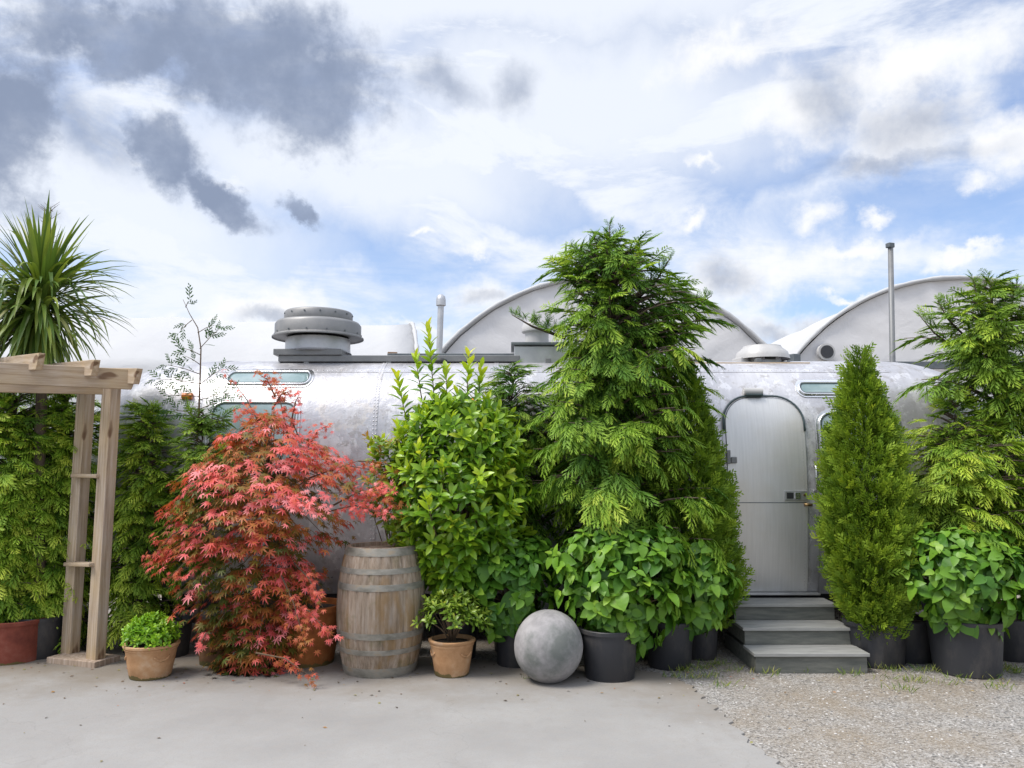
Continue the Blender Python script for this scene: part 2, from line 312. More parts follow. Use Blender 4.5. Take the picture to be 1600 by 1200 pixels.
# ------------------------------------------------------------------ object helpers
def link(o, parent=None):
    col.objects.link(o)
    if parent is not None: o.parent = parent
    return o
def tag(o, label=None, cat=None, group=None, kind=None):
    for k, v in (('label', label), ('category', cat), ('group', group), ('kind', kind)):
        if v: o[k] = v
    return o
def thing(name, loc, label, cat, group=None):
    o = bpy.data.objects.new(name, None); o.location = loc; o.empty_display_size = .1
    link(o); return tag(o, label, cat, group)
def wloc(o):
    v = Vector((0, 0, 0))
    while o is not None: v = v + Vector(o.location); o = o.parent
    return v
def mk(name, V, F, mat, parent=None, smooth=False, tint=None, origin=None, bevel=0, sharp=None):
    """V: Nx3 in world coordinates; F: Mx3 array or a list of polygons"""
    V = np.asarray(V, dtype=np.float64)
    pl = wloc(parent) if parent is not None else Vector((0, 0, 0))
    org = Vector(origin) if origin is not None else pl
    V = V - np.array(org)
    me = bpy.data.meshes.new(name)
    if isinstance(F, np.ndarray):
        n = len(F); k = F.shape[1]
        me.vertices.add(len(V)); me.vertices.foreach_set('co', V.astype(np.float32).ravel())
        me.loops.add(n * k); me.loops.foreach_set('vertex_index', F.astype(np.int32).ravel())
        me.polygons.add(n); me.polygons.foreach_set('loop_start', np.arange(0, n * k, k, dtype=np.int32))
        me.polygons.foreach_set('loop_total', np.full(n, k, dtype=np.int32))
        me.update(calc_edges=True)
    else:
        me.from_pydata([tuple(v) for v in V], [], F)
    if smooth:
        me.polygons.foreach_set('use_smooth', np.ones(len(me.polygons), dtype=bool))
        if sharp: me.set_sharp_from_angle(angle=R(sharp))
    if tint is not None:
        a = me.attributes.new('tint', 'FLOAT', 'POINT'); a.data.foreach_set('value', np.asarray(tint, dtype=np.float32))
    me.materials.append(MT[mat] if isinstance(mat, str) else mat)
    o = bpy.data.objects.new(name, me); link(o, parent); o.location = org - pl
    if bevel:
        b = o.modifiers.new('bevel', 'BEVEL'); b.width = bevel; b.segments = 2; b.limit_method = 'ANGLE'; b.angle_limit = R(40)
    return o
class MB:
    def __init__(s): s.V = []; s.F = []
    def add(s, V, F):
        k = len(s.V); s.V += [tuple(v) for v in V]; s.F += [tuple(i + k for i in f) for f in F]; return s
    def box(s, c, d, rotz=0):
        x, y, z = d[0] / 2, d[1] / 2, d[2] / 2; ca, sa = math.cos(rotz), math.sin(rotz)
        V = [(c[0] + a * x * ca - b * y * sa, c[1] + a * x * sa + b * y * ca, c[2] + e * z) for a in (-1, 1) for b in (-1, 1) for e in (-1, 1)]
        return s.add(V, [(0, 1, 3, 2), (4, 6, 7, 5), (0, 4, 5, 1), (2, 3, 7, 6), (0, 2, 6, 4), (1, 5, 7, 3)])
    def lathe(s, c, prof, n=48, capb=True, capt=False, wob=None):
        V = []; F = []
        for (r, z) in prof:
            for i in range(n):
                a = 2 * math.pi * i / n; rr = r * (1 + (wob(a, z) if wob else 0))
                V.append((c[0] + rr * math.cos(a), c[1] + rr * math.sin(a), c[2] + z))
        m = len(prof)
        for j in range(m - 1):
            for i in range(n):
                k = (i + 1) % n; F.append((j * n + i, j * n + k, (j + 1) * n + k, (j + 1) * n + i))
        if capb: F.append(tuple(range(n - 1, -1, -1)))
        if capt: F.append(tuple((m - 1) * n + i for i in range(n)))
        return s.add(V, F)
    def tube(s, pts, rad, n=8, closed=False):
        pts = [Vector(p) for p in pts]; m = len(pts)
        if isinstance(rad, (int, float)): rad = [rad] * m
        V = []; F = []; prev = None
        for i, p in enumerate(pts):
            a = pts[(i - 1) % m] if (i > 0 or closed) else p; b = pts[(i + 1) % m] if (i < m - 1 or closed) else p
            t = (b - a).normalized()
            if prev is None:
                u = t.orthogonal().normalized()
            else:
                u = prev - t * prev.dot(t); u = u.normalized() if u.length > 1e-6 else t.orthogonal().normalized()
            prev = u; v = t.cross(u)
            for k in range(n):
                q = 2 * math.pi * k / n; V.append(p + (u * math.cos(q) + v * math.sin(q)) * rad[i])
        for i in range(m if closed else m - 1):
            j = (i + 1) % m
            for k in range(n):
                l = (k + 1) % n; F.append((i * n + k, i * n + l, j * n + l, j * n + k))
        if not closed: F.append(tuple(range(n - 1, -1, -1))); F.append(tuple((m - 1) * n + k for k in range(n)))
        return s.add(V, F)
    def build(s, name, mat, parent=None, smooth=False, **k): return mk(name, s.V, s.F, mat, parent, smooth, **k)
def board(name, p0, p1, wid, hei, mat, parent, up=(0, 0, 1), bevel=.004, endcut=0.):
    p0 = Vector(p0); p1 = Vector(p1); d = p1 - p0; ln = d.length; x = d.normalized(); z = Vector(up); z = (z - x * z.dot(x)).normalized(); y = z.cross(x)
    me = bpy.data.meshes.new(name); a = ln / 2; b = wid / 2; c = hei / 2
    n = 6; V = []
    prof = [(-a, -c), (-a, c), (a + endcut, c), (a + endcut * .55, 0), (a, -c)] if endcut else [(-a, -c), (-a, c), (a, c), (a, -c)]
    k = len(prof)
    for yy in (-b, b):
        for (q, e) in prof: V.append((q, yy, e))
    F = [tuple(range(k)), tuple(range(2 * k - 1, k - 1, -1))] + [(i, i + k, (i + 1) % k + k, (i + 1) % k) for i in range(k)]
    me.from_pydata(V, [], F); me.materials.append(MT[mat]); o = bpy.data.objects.new(name, me); link(o, parent)
    rot = Matrix((x, y, z)).transposed().to_4x4()
    o.matrix_local = Matrix.Translation((p0 + p1) / 2 - wloc(parent)) @ rot
    bv = o.modifiers.new('bevel', 'BEVEL'); bv.width = bevel; bv.segments = 2
    return o

# ------------------------------------------------------------------ foliage machinery
def nrm(a): return a / np.maximum(np.linalg.norm(a, axis=-1, keepdims=True), 1e-9)
def frames(d, up):
    y = nrm(d); z = up - (up * y).sum(-1, keepdims=True) * y
    bad = np.linalg.norm(z, axis=-1) < 1e-4; z[bad] = np.array([1., 0.013, 0])
    z = nrm(z); x = np.cross(y, z)
    return np.stack([x, y, z], axis=-1)
class Leaves:
    def __init__(s): s.V = []; s.F = []; s.T = []; s.n = 0
    def add(s, tpl, pos, d, up, scale, tint, tipw=.25):
        K = len(pos)
        if K == 0: return
        if isinstance(tpl, list):
            scale = np.broadcast_to(np.asarray(scale, float), (K,)); m_ = len(tpl)
            for q_ in range(m_): s.add(tpl[q_], pos[q_::m_], d[q_::m_], up[q_::m_], scale[q_::m_], tint[q_::m_], tipw)
            return
        V, F, tip = tpl
        M = frames(np.asarray(d, float), np.asarray(up, float)); scale = np.broadcast_to(np.asarray(scale, float), (K,))
        W = np.einsum('kij,vj->kvi', M, V) * scale[:, None, None] + np.asarray(pos, float)[:, None, :]
        nv = len(V); s.V.append(W.reshape(-1, 3)); s.F.append((F[None] + (np.arange(K) * nv)[:, None, None]).reshape(-1, 3) + s.n)
        s.T.append((np.asarray(tint, float)[:, None] + (tip[None] - .5) * tipw).ravel()); s.n += K * nv
    def build(s, name, mat, parent, smooth=True):
        V = np.concatenate(s.V); V[:, 2] = np.maximum(V[:, 2], .012)
        return mk(name, V, np.concatenate(s.F), mat, parent, smooth, np.clip(np.concatenate(s.T), 0, 1))
def leaf_tpl(W=.4, n=4, fold=.25, curve=.25, peak=.45, point=1.0):
    V = []; F = []; tip = []
    for i in range(n + 1):
        t = i / n
        w = W / 2 * (math.sin(math.pi * t ** (math.log(.5) / math.log(peak))) ** (.8 * point)) if 0 < t < 1 else 0.0
        z = -curve * t * t
        V += [(-w, t, z + fold * w), (0, t, z), (w, t, z + fold * w)]; tip += [t] * 3
    for i in range(n):
        a = 3 * i
        for q in (0, 1):
            p0, p1, p2, p3 = a + q, a + q + 1, a + q + 4, a + q + 3
            if i == 0: F.append((p1, p2, p3))
            elif i == n - 1: F.append((p0, p1, p2)) if q == 0 else F.append((p0, p1, p3))
            else: F += [(p0, p1, p2), (p0, p2, p3)]
    return np.array(V, float), np.array(F), np.array(tip)
def crinkle(t, amp, freq):
    V, F, tip = t; V = V.copy(); V[:, 2] += amp * np.sin(V[:, 1] * freq + np.sign(V[:, 0]) * 1.2) * (.3 + 2 * np.abs(V[:, 0])); return V, F, tip
def maple_tpl():
    ang = [-125, -80, -40, 0, 40, 80, 125]; ln = [.42, .74, .93, 1.05, .93, .74, .42]
    V = [(0, 0, 0)]; tip = [0]
    F = []
    for a, l in zip(ang, ln):
        for da, rr in ((-19, .30), (-8, .60 * l), (0, l), (8, .60 * l), (19, .30)):
            t = R(a + da); x, y = math.sin(t) * rr, math.cos(t) * rr
            V.append((x, y, -.28 * rr * rr)); tip.append(rr)
        k = len(V) - 5
        F += [(0, k + 1, k), (0, k + 3, k + 1), (k + 1, k + 3, k + 2), (0, k + 4, k + 3)]
    V = np.array(V); V[:, 1] += .15
    return V, np.array(F), np.array(tip)
def frond_tpl(n=9, width=.36, pins=3, droop=.3, side=.35, fat=1.0, ang=48, seed=1, irr=.22):
    rg = random.Random(seed); V = []; F = []; tip = []; Z = []
    def tri(a, b, c, z):
        k = len(V); V.extend([a, b, c]); Z.extend(z); F.append((k, k + 1, k + 2))
    def kite(p, d, l, w, z0=0, z1=0):
        nx, ny = -d[1], d[0]; m = (p[0] + d[0] * l * .5, p[1] + d[1] * l * .5)
        k = len(V); V.extend([p, (m[0] + nx * w, m[1] + ny * w), (p[0] + d[0] * l, p[1] + d[1] * l), (m[0] - nx * w, m[1] - ny * w)])
        Z.extend([z0, (z0 + z1) / 2, z1, (z0 + z1) / 2]); F.append((k, k + 2, k + 1)); F.append((k, k + 3, k + 2))
    kite((0, 0), (0, 1), 1.0, .012 * fat)
    for i in range(n):
        t = .06 + .86 * i / (n - 1)
        for s in (-1, 1):
            tt = t + (.5 * .86 / (n - 1) if s > 0 else 0) + rg.uniform(-.015, .015)
            if tt > .97: continue
            l = (width * min(1, (tt + .15) * 2.6) * (1 - tt) ** .6 + .05) * (1 + rg.uniform(-irr, irr))
            a = R(ang - 12 * tt + rg.uniform(-9, 9)) * s; d = (math.sin(a), math.cos(a)); zt = rg.uniform(-.10, .04) * l / .4
            kite((0, tt), d, l, .022 * fat, 0, zt)
            for j in range(pins):
                u = (j + .8) / (pins + .7); p = (d[0] * l * u, tt + d[1] * l * u)
                for q in (-1, 1):
                    b = a + q * R(38); dd = (math.sin(b), math.cos(b)); ll = l * .27 * (1.15 - .6 * u) + .012
                    nx, ny = -dd[1] * .012 * fat, dd[0] * .012 * fat
                    tri((p[0] - nx, p[1] - ny), (p[0] + nx, p[1] + ny), (p[0] + dd[0] * ll, p[1] + dd[1] * ll), (zt * u, zt * u, zt * u - .03 * ll))
    V = np.array([(x, y, z - droop * y * y - side * x * x) for (x, y), z in zip(V, Z)])
    return V, np.array(F), V[:, 1].clip(0, 1) * .5 + np.abs(V[:, 0]) * 1.5
T_FROND = [frond_tpl(7, .46, 2, .48, .8, 1.05, 46, k, .3) for k in (1, 2, 3)]
T_FROND2 = [frond_tpl(5, .46, 2, .15, .3, 1.9, 40, k) for k in (4, 5)]
T_THUJA = [frond_tpl(4, .50, 1, .12, .3, 2.3, 34, k, .35) for k in (6, 7, 8)]
T_MAPLE = maple_tpl()
T_LAUREL = leaf_tpl(.38, 5, .28, .22, .52)
T_HYD = [crinkle(leaf_tpl(w_, 10, f_, c_, .40), .022, 26) for w_, f_, c_ in ((.70, .22, .30), (.62, .34, .18), (.76, .10, .40), (.66, .26, .50))]
T_SMALL = leaf_tpl(.42, 3, .25, .2, .55)
T_SMALLF = leaf_tpl(.55, 2, .2, .15, .5)

def profile(table, cx, Y):
    """rows of (image row, left column, right column) -> radius as a function of height and azimuth"""
    zs = []; l = []; r = []
    for py, a, b in table:
        zs.append(P(cx, py, Y).z); X = P(cx, py, Y).x; l.append(X - P(a, py, Y).x); r.append(P(b, py, Y).x - X)
    zs, l, r = np.array(zs)[::-1], np.array(l)[::-1], np.array(r)[::-1]
    def f(z, az, dep=.85):
        L_ = np.interp(z, zs, l); R_ = np.interp(z, zs, r); c = np.cos(az); s_ = np.abs(np.sin(az))
        m = (L_ + R_) / 2 * dep
        return (np.where(c > 0, R_, L_) * c * c + m * s_ * s_)
    return f, zs[0], zs[-1]
def tubes_from(list_pts, r0, r1, n=5):
    m = MB()
    for pts in list_pts:
        k = len(pts); m.tube(pts, [r0 + (r1 - r0) * i / (k - 1) for i in range(k)], n)
    return m
def conifer(root, name_mat, cx, Y, table, nbr, fl, seed, droop=.35, upright=.0, tint=(.35, .22), rear=.5, tpl=None, trunk_r=.05, spacing=.075, y0=None, lean=0, dep=.85, inner=True, tips=()):
    fl *= .80; spacing *= .74
    rng = np.random.RandomState(seed); f, zlo, zhi = profile(table, cx, Y)
    X0 = P(cx, 700, Y).x; base = Vector((X0, Y, y0 if y0 is not None else .25))
    tp = [Vector((X0 + .02 * math.sin(i * 1.7) + lean * i / 8, Y, base.z + (zhi - .12 - base.z) * i / 8)) for i in range(9)]
    MB().tube(tp, [trunk_r * (1 - .88 * i / 8) for i in range(9)], 9).build('trunk', 'bark', root, True)
    lv = Leaves(); limbs = []
    pos = []; D = []; U = []; S = []; TT = []
    for b in range(nbr):
        u = rng.rand() ** .85; z = zlo + (zhi - zlo) * u; az = rng.rand() * 2 * math.pi
        if math.sin(az) > .3 and rng.rand() > rear: az = -az
        hf = (z - zlo) / (zhi - zlo); r = float(f(z, az, dep)) - fl * .62
        r *= 1 + .17 * math.sin(z * 9 + az * 2 + seed) * math.sin(az * 3 - z * 4) + .15 * rng.randn()
        if math.sin(z * 7.3 + seed) * math.cos(az * 2.5 + z * 3.1 + seed) > .62: r *= .62          # hollows between the boughs
        r = max(r, .05); o = np.array([math.cos(az), math.sin(az), 0])
        st = np.array([X0 + lean * hf, Y, max(z - r * (.35 + .5 * upright), base.z + .05)]); en = np.array([X0 + lean * hf, Y, z]) + o * r
        bow = .10 * r
        k = max(2, int(r / spacing)); pts = []
        for s_ in np.linspace(0, 1, 6):
            pts.append(Vector(st + (en - st) * s_ + np.array([0, 0, bow * math.sin(s_ * math.pi) * 1.2])))
        limbs.append(pts)
        bt = rng.randn() * .10
        for i in range(k):
            s_ = .18 + .82 * (i + rng.rand() * .6) / k
            if s_ > 1: s_ = 1
            p = st + (en - st) * s_ + np.array([0, 0, bow * math.sin(s_ * math.pi) * 1.2])
            sd_ = rng.choice([-1, 1]) * (1.05 - .8 * s_) ; side = np.cross(o, [0, 0, 1]) * sd_
            tang = nrm(en - st)
            dn = droop * (1 - .6 * hf) * (.6 + .8 * rng.rand()) - upright * (.5 + .5 * hf) - 2.6 * max(0, hf - .62) * rng.rand()
            d = tang * (.55 + .4 * s_) + side * .9 + np.array([0, 0, -dn]) + rng.randn(3) * .16
            up = np.array([0, 0, 1.]) + o * (.75 + .3 * rng.randn()) + rng.randn(3) * .25
            pos.append(p + rng.randn(3) * .015); D.append(d); U.append(up); S.append(fl * 1.18 * (.55 + .8 * rng.rand() ** 1.3) * (.75 + .25 * (1 - hf))); 
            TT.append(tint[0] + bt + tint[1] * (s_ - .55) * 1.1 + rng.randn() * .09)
    for (tx, ty, tz_) in tips:                 # young leaders standing up out of the crown
        B_ = np.array(P(tx, ty, Y - .1 * rng.rand())); A_ = np.array([X0 + (B_[0] - X0) * .45, Y, B_[2] - tz_])
        limbs.append([Vector(A_), Vector((A_ + B_) / 2 + (B_ - A_) * np.array([.12, 0, 0])), Vector(B_)]); limbs.append(limbs[-1])
        for i in range(26):
            s_ = .15 + .85 * i / 25; p = A_ + (B_ - A_) * s_; a_ = rng.rand() * 6.28; o = np.array([math.cos(a_), math.sin(a_), 0])
            pos.append(p); D.append(o * (1.0 - .6 * s_) + np.array([0, 0, .55 + .5 * s_])); U.append(np.array([0, -.7, .5]) + rng.randn(3) * .5); S.append(fl * (.75 - .35 * s_)); TT.append(.22 + .25 * rng.rand())
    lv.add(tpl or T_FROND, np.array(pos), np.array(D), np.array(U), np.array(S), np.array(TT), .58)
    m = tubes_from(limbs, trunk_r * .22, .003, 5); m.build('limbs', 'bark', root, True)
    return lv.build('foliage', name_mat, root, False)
def column_conifer(root, mat, cx, Y, table, n, fl, seed, tint=.42, y0=.25, trunk_r=.035, tpl=None, rear=.55, shag=.10, dep=1.0):
    rng = np.random.RandomState(seed); f, zlo, zhi = profile(table, cx, Y); X0 = P(cx, 700, Y).x
    MB().tube([(X0, Y, y0 + (zhi - y0 - .1) * i / 5) for i in range(6)], [trunk_r * (1 - .8 * i / 5) for i in range(6)], 8).build('trunk', 'bark', root, True)
    zz = np.linspace(zlo, zhi, 200); wgt = np.array([float(f(z, 0)) + float(f(z, math.pi)) for z in zz]) + .02
    cdf = np.cumsum(wgt); cdf /= cdf[-1]
    z = np.interp(rng.rand(n), cdf, zz); az = rng.rand(n) * 2 * np.pi
    flip = (np.sin(az) > .2) & (rng.rand(n) > rear); az = np.where(flip, -az, az)
    # clumps: bulges along the surface
    cl = np.sin(z * 17 + np.sin(az * 3) * 2.2) * np.cos(az * 5 + z * 6)
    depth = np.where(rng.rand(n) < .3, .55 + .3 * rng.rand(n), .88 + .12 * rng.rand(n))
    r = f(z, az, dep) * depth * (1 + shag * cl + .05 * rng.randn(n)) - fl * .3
    sh_ = rng.rand(n) < .05; r = np.where(sh_, r + fl * .35, r); r = np.maximum(r, .01)
    o = np.stack([np.cos(az), np.sin(az), np.zeros(n)], -1)
    pos = np.array([X0, Y, 0]) + o * r[:, None]; pos[:, 2] = z - fl * .35
    d = o * (.75 + .3 * rng.rand(n, 1)) + np.array([0, 0, .8]) + rng.randn(n, 3) * .28
    up = np.cross(o, [0, 0, 1.]) * rng.choice([-1, 1], (n, 1)) * .9 + o * .55 + rng.randn(n, 3) * .45
    lv = Leaves(); lv.add(tpl or T_THUJA, pos, d, up, fl * (.7 + .6 * rng.rand(n)), tint + .10 * cl + rng.randn(n) * .09 + (depth - .9) * .4, .30)  # inner sprays tinted darker: occlusion inside the crown put into the colour
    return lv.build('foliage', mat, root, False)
def shoot(rng, p, axis, length, n, a0, a1, size, jit=.12):
    """leaves spiralling round a stem: angle from the stem runs a0 (bottom) to a1 (top)"""
    axis = nrm(np.array(axis, float)); t = np.arange(n) / max(1, n - 1); ref = nrm(np.cross(axis, [.3, .9, .1])); r2 = np.cross(axis, ref)
    ph = rng.rand() * 6 + np.arange(n) * 2.4; ang = np.radians(a0 + (a1 - a0) * t)
    rad = ref * np.cos(ph)[:, None] + r2 * np.sin(ph)[:, None]
    pos = p + axis * (t * length)[:, None]; d = axis * np.cos(ang)[:, None] + rad * np.sin(ang)[:, None] + rng.randn(n, 3) * jit
    up = axis + rng.randn(n, 3) * .15 - rad * .2
    s = size * (1 - .35 * t ** 2) * (.8 + .35 * rng.rand(n)); return pos, d, up, s, t
def pot(root, c, rt, rb, h, mat='black_plastic', rim=.02, name='pot', soil=True):
    prof = [(rb * .96, 0), (rb, .008), (rt * .985, h - rim * 1.6), (rt * .985, h - rim * 1.6), (rt * 1.05, h - rim * 1.5), (rt * 1.06, h - .004), (rt * 1.045, h), (rt * .96, h), (rt * .93, h - .05)]
    rng = random.Random(int(c[0] * 1000)); a1, a2 = rng.random() * 6, rng.random() * 6
    wob = (lambda a, z: .012 * math.sin(2 * a + a1) + .008 * math.sin(3 * a + a2 + z * 5)) if mat == 'black_plastic' else None
    MB().lathe(c, prof, 48, wob=wob).build(name, mat, root, True, sharp=40)
    if soil: MB().lathe((c[0], c[1], c[2] + h - .045), [(rt * .95, 0), (rt * .6, .012), (.01, .02)], 24, False, True).build('soil', 'soil', root, True)

# ================================================================== SETTING
gr = MB().add([(-300, -60, 0), (300, -60, 0), (300, 900, 0), (-300, 900, 0)], [(0, 1, 2, 3)]).build('ground', 'gravel')
tag(gr, 'gravel and bare soil ground', 'ground', kind='structure')
edge = [(1600, 1600), (1340, 1290), (1205, 1190), (1150, 1140), (1118, 1108), (1092, 1084), (1062, 1064), (1020, 1052), (960, 1046), (880, 1040), (760, 1034), (640, 1028), (520, 1024), (380, 1020), (240, 1016), (60, 1010), (-300, 1004), (-900, 998)]
pts = []
for (a, b) in edge:
    pts.append(G(a, b))
fine = []
rngp = random.Random(3)
for i in range(len(pts) - 1):
    for k in range(14):
        q = pts[i].lerp(pts[i + 1], k / 14); fine.append(Vector((q.x + rngp.gauss(0, .006) + .035 * math.sin(i * 4.1 + k * .45) * math.sin(k * .9 + i), q.y + rngp.gauss(0, .008), 0)))
poly = [(-40, 0), (-40, -30), (3.2, -30)]
V = [(p.x, p.y, .012) for p in fine]; V += [(fine[-1].x - 8, fine[-1].y - 1, .012), (-60, -40, .012), (1.2, -40, .012)]
nV = len(V); F = [tuple(range(nV))]; V2 = [(x, y, -.03) for x, y, z in V]; F += [(i, i + nV, (i + 1) % nV + nV, (i + 1) % nV) for i in range(nV)]
pv = mk('pavement', V + V2, F, 'concrete'); tag(pv, 'worn pale concrete pavement', 'pavement', kind='structure')

# ------------------------------------------------------------------ hoop tents
def arch(hw, rise, zt, wall0=0, n=28):
    Rr = (hw * hw + rise * rise) / (2 * rise); a = math.asin(hw / Rr); pts = [(-hw, wall0)]
    for i in range(n + 1):
        t = -a + 2 * a * i / n; pts.append((Rr * math.sin(t), zt - Rr + Rr * math.cos(t)))
    pts.append((hw, wall0)); return pts
def tent(cx, cy, hw, rise, zt, length, ang, label, gabledir=-1, vent=None):
    root = thing('hoop_tent', (cx, cy, 0), label, 'tent', 'white hoop tents behind the trailer')
    ax = Vector((math.cos(ang), math.sin(ang), 0)); dp = Vector((-math.sin(ang), math.cos(ang), 0)); c = Vector((cx, cy, 0))
    prof = arch(hw, rise, zt); m = MB(); rngt = random.Random(int(cx * 10))
    ny = 24; V = []; F = []
    for j in range(ny + 1):
        q = j / ny * length; sag = -.06 * math.sin(math.pi * (j % 4) / 4)
        for (x, z) in prof:
            k = 1 + sag / max(zt, 1) * (1 if z > .1 else 0)
            V.append(c + ax * (x * k) + dp * q + Vector((0, 0, z * k)))
    n = len(prof)
    for j in range(ny):
        for i in range(n - 1): F.append((j * n + i, j * n + i + 1, (j + 1) * n + i + 1, (j + 1) * n + i))
    o = mk('roof_membrane', V, F, 'fabric', root, True); so_ = o.modifiers.new('solid', 'SOLIDIFY'); so_.thickness = .02; so_.offset = -1
    # gable: grid with soft wrinkles pulled in from the rim
    rings = 14; V = []; F = []
    zc = zt * .55
    outl = [(-hw + .03, 0.)] + [(-hw + .03, (zt - rise) * i / 6) for i in range(1, 6)] + [(x * .985, z - .03) for x, z in prof[1:-1]] + [(hw - .03, (zt - rise) * (6 - i) / 6) for i in range(1, 6)] + [(hw - .03, 0.)]
    nn = len(outl)
    for r_ in range(rings + 1):
        s_ = r_ / rings
        for i, (x, z) in enumerate(outl):
            wr = .06 * math.sin(i * 2.1 + 5 * s_) * (s_ ** 3) * (1 - .5 * s_) - .05 * math.sin(math.pi * s_)
            if z < .01: wr = 0
            V.append(c + ax * (x * s_) + dp * (.06 + wr) + Vector((0, 0, zc + (z - zc) * s_)))
    for r_ in range(rings):
        for i in range(nn - 1): F.append((r_ * nn + i, r_ * nn + i + 1, (r_ + 1) * nn + i + 1, (r_ + 1) * nn + i))
    mk('gable', V, F, 'gable', root, True)
    V = [c + ax * x + dp * (length - .05) + Vector((0, 0, z)) for x, z in prof]; mk('rear_gable', V, [tuple(range(len(V)))], 'gable', root)
    # rolled rim
    rp = [c + ax * x * 1.004 + dp * .0 + Vector((0, 0, z + .01)) for x, z in arch(hw, rise, zt, 0, 44)]
    MB().tube(rp, [.036 + .012 * math.sin(i * 1.9) * math.sin(i * .7) for i in range(len(rp))], 10).build('rim', 'fabric', root, True)
    if vent:
        vx, vz = vent; p = c + ax * vx + Vector((0, 0, vz)) - dp * .02
        v = MB(); v.tube([p, p - dp * .10], .15, 20); vo = v.build('vent', 'white_enamel', root, True, sharp=40)
        MB().tube([p - dp * .10, p - dp * .112], .115, 20).build('grille', 'black_plastic', vo, True, sharp=40)
    return root
ZG = P(800, 570, 14).z; c1 = P(947, 600, 14).x; pk = P(947, 432, 14).z
hw1 = 3.12
tent(c1, 14, hw1, pk - (ZG - .05), pk, 14, 0, 'white hoop tent with arched grey-white gable rising right behind the tall cypress')
c2 = P(1508, 600, 14).x; pk2 = P(1508, 434, 14).z
tent(c2, 14, hw1, pk2 - (ZG - .05), pk2, 14, 0, 'white hoop tent at right with round vent in its gable and thin pole before it', vent=(P(1288, 551, 14).x - c2, P(1288, 551, 14).z))
# left tent: ridge nearly parallel to the picture
a0 = P(640, 511, 16); b0 = P(180, 497, 15.0); ridge = (b0 - a0); rz = (a0.z + b0.z) / 2
angr = math.atan2(ridge.y, ridge.x)          # towards the left
t3 = tent(a0.x, a0.y, 3.0, 1.25, rz, 13, angr - R(90), 'long white hoop tent seen from its side behind the big roof vent')
# gutter beam
g = thing('gutter_beam', (c1, 13.82, 0), 'dark steel gutter beam running low across the fronts of the tents', 'beam')
x0, x1 = P(625, 570, 13.85).x, P(1900, 570, 13.85).x; zb = P(1300, 571, 13.85).z
MB().box(((x0 + x1) / 2, 13.84, zb), (x1 - x0, .08, .13)).build('channel', 'dark_metal', g, bevel=.008)
for xx in (x0 + .1, c1 - hw1 - .02, c1 + hw1 + .03, x1 - .1):
    MB().box((xx, 13.86, zb / 2 - .04), (.09, .09, zb - .10)).build('post', 'dark_metal', g, bevel=.006)

# ------------------------------------------------------------------ poles behind the trailer
pb = P(1393, 585, 9.9); ptp = P(1389, 386, 9.9)
pr = thing('steel_pole', (pb.x, 9.9, 0), 'tall thin grey steel pole standing behind the trailer roof before the right tent', 'pole')
MB().tube([(pb.x, 9.9, 0), (pb.x, 9.9, ptp.z * .5), (ptp.x + .02, 9.9, ptp.z)], [.04, .036, .032], 10).build('post', 'pole', pr, True)
MB().box((ptp.x + .015, 9.9, ptp.z + .02), (.085, .07, .06), .3).build('cap', 'dark_metal', pr, bevel=.006)
q0 = P(686, 560, 12.6); q1 = P(689, 465, 12.6)
pr = thing('flue_pipe', (q0.x, 12.6, 0), 'pale grey flue pipe with rounded cap between the two tents', 'pipe')
MB().tube([(q0.x - .04, 12.6, 0), (q0.x, 12.6, q0.z), (q1.x, 12.6, q1.z - .08)], [.055, .05, .05], 14).build('pipe', 'galv', pr, True, sharp=50)
MB().lathe((q1.x, 12.6, q1.z - .14), [(.055, 0), (.078, .01), (.078, .10), (.066, .16), (.03, .19), (.005, .195)], 20).build('cap', 'galv', pr, True, sharp=50)

# ================================================================== TRAILER
TY, HWID, ZB, ZM, ZT = 8.3, 1.2, .44, 1.45, 2.62
XL, XR, CAP, CAPL = -2.85, 3.55, 1.3, 1.5
def half(z):
    if z >= ZM:
        t = min(1, (z - ZM) / (ZT - ZM)); return HWID * max(0, 1 - t ** 2.9) ** (1 / 2.9)
    return HWID - .10 * ((ZM - z) / (ZM - ZB)) ** 2.5
def sY(z, off=0): return TY - half(z) - off
tr = thing('travel_trailer', ((XL + XR) / 2, TY, 0), 'long rounded silver aluminium travel trailer with a curved top door', 'trailer')
ring = []
for i in range(13): z = ZB + (ZM - ZB) * i / 12; ring.append((-half(z), z))
for i in range(1, 25):
    a = R(90) * i / 24; ex = 2 / 2.9
    ring.append((-HWID * max(0, math.cos(a)) ** ex, ZM + (ZT - ZM) * math.sin(a) ** ex))
ring = ring + [(-y, z) for y, z in ring[::-1][1:]]
st = []
nx = 26
caps = [i / 16 for i in range(17)]
for t in caps[::-1]:
    ta = math.sin(t * math.pi / 2); s_ = max(.02, (1 - ta ** 2.6) ** (1 / 2.6)) if ta < 1 else .02; st.append((XL - CAPL * ta, s_))
for i in range(1, nx): st.append((XL + (XR - XL) * i / nx, 1))
for t in caps:
    ta = math.sin(t * math.pi / 2); s_ = max(.02, (1 - ta ** 2.6) ** (1 / 2.6)) if ta < 1 else .02; st.append((XR + CAP * ta, s_))
V = []; F = []; n = len(ring)
def capz(z, s_):
    return 1.15 + (z - 1.15) * s_ if z > 1.15 else 1.15 + (z - 1.15) * (.55 + .45 * s_)
for x, s_ in st:
    for y, z in ring: V.append((x, TY + y * s_, capz(z, s_)))
for j in range(len(st) - 1):
    for i in range(n): k = (i + 1) % n; F.append((j * n + i, (j + 1) * n + i, (j + 1) * n + k, j * n + k))
F.append(tuple(range(n))); F.append(tuple((len(st) - 1) * n + i for i in range(n))[::-1])
mk('body_shell', V, F, 'alu', tr, True, sharp=50)
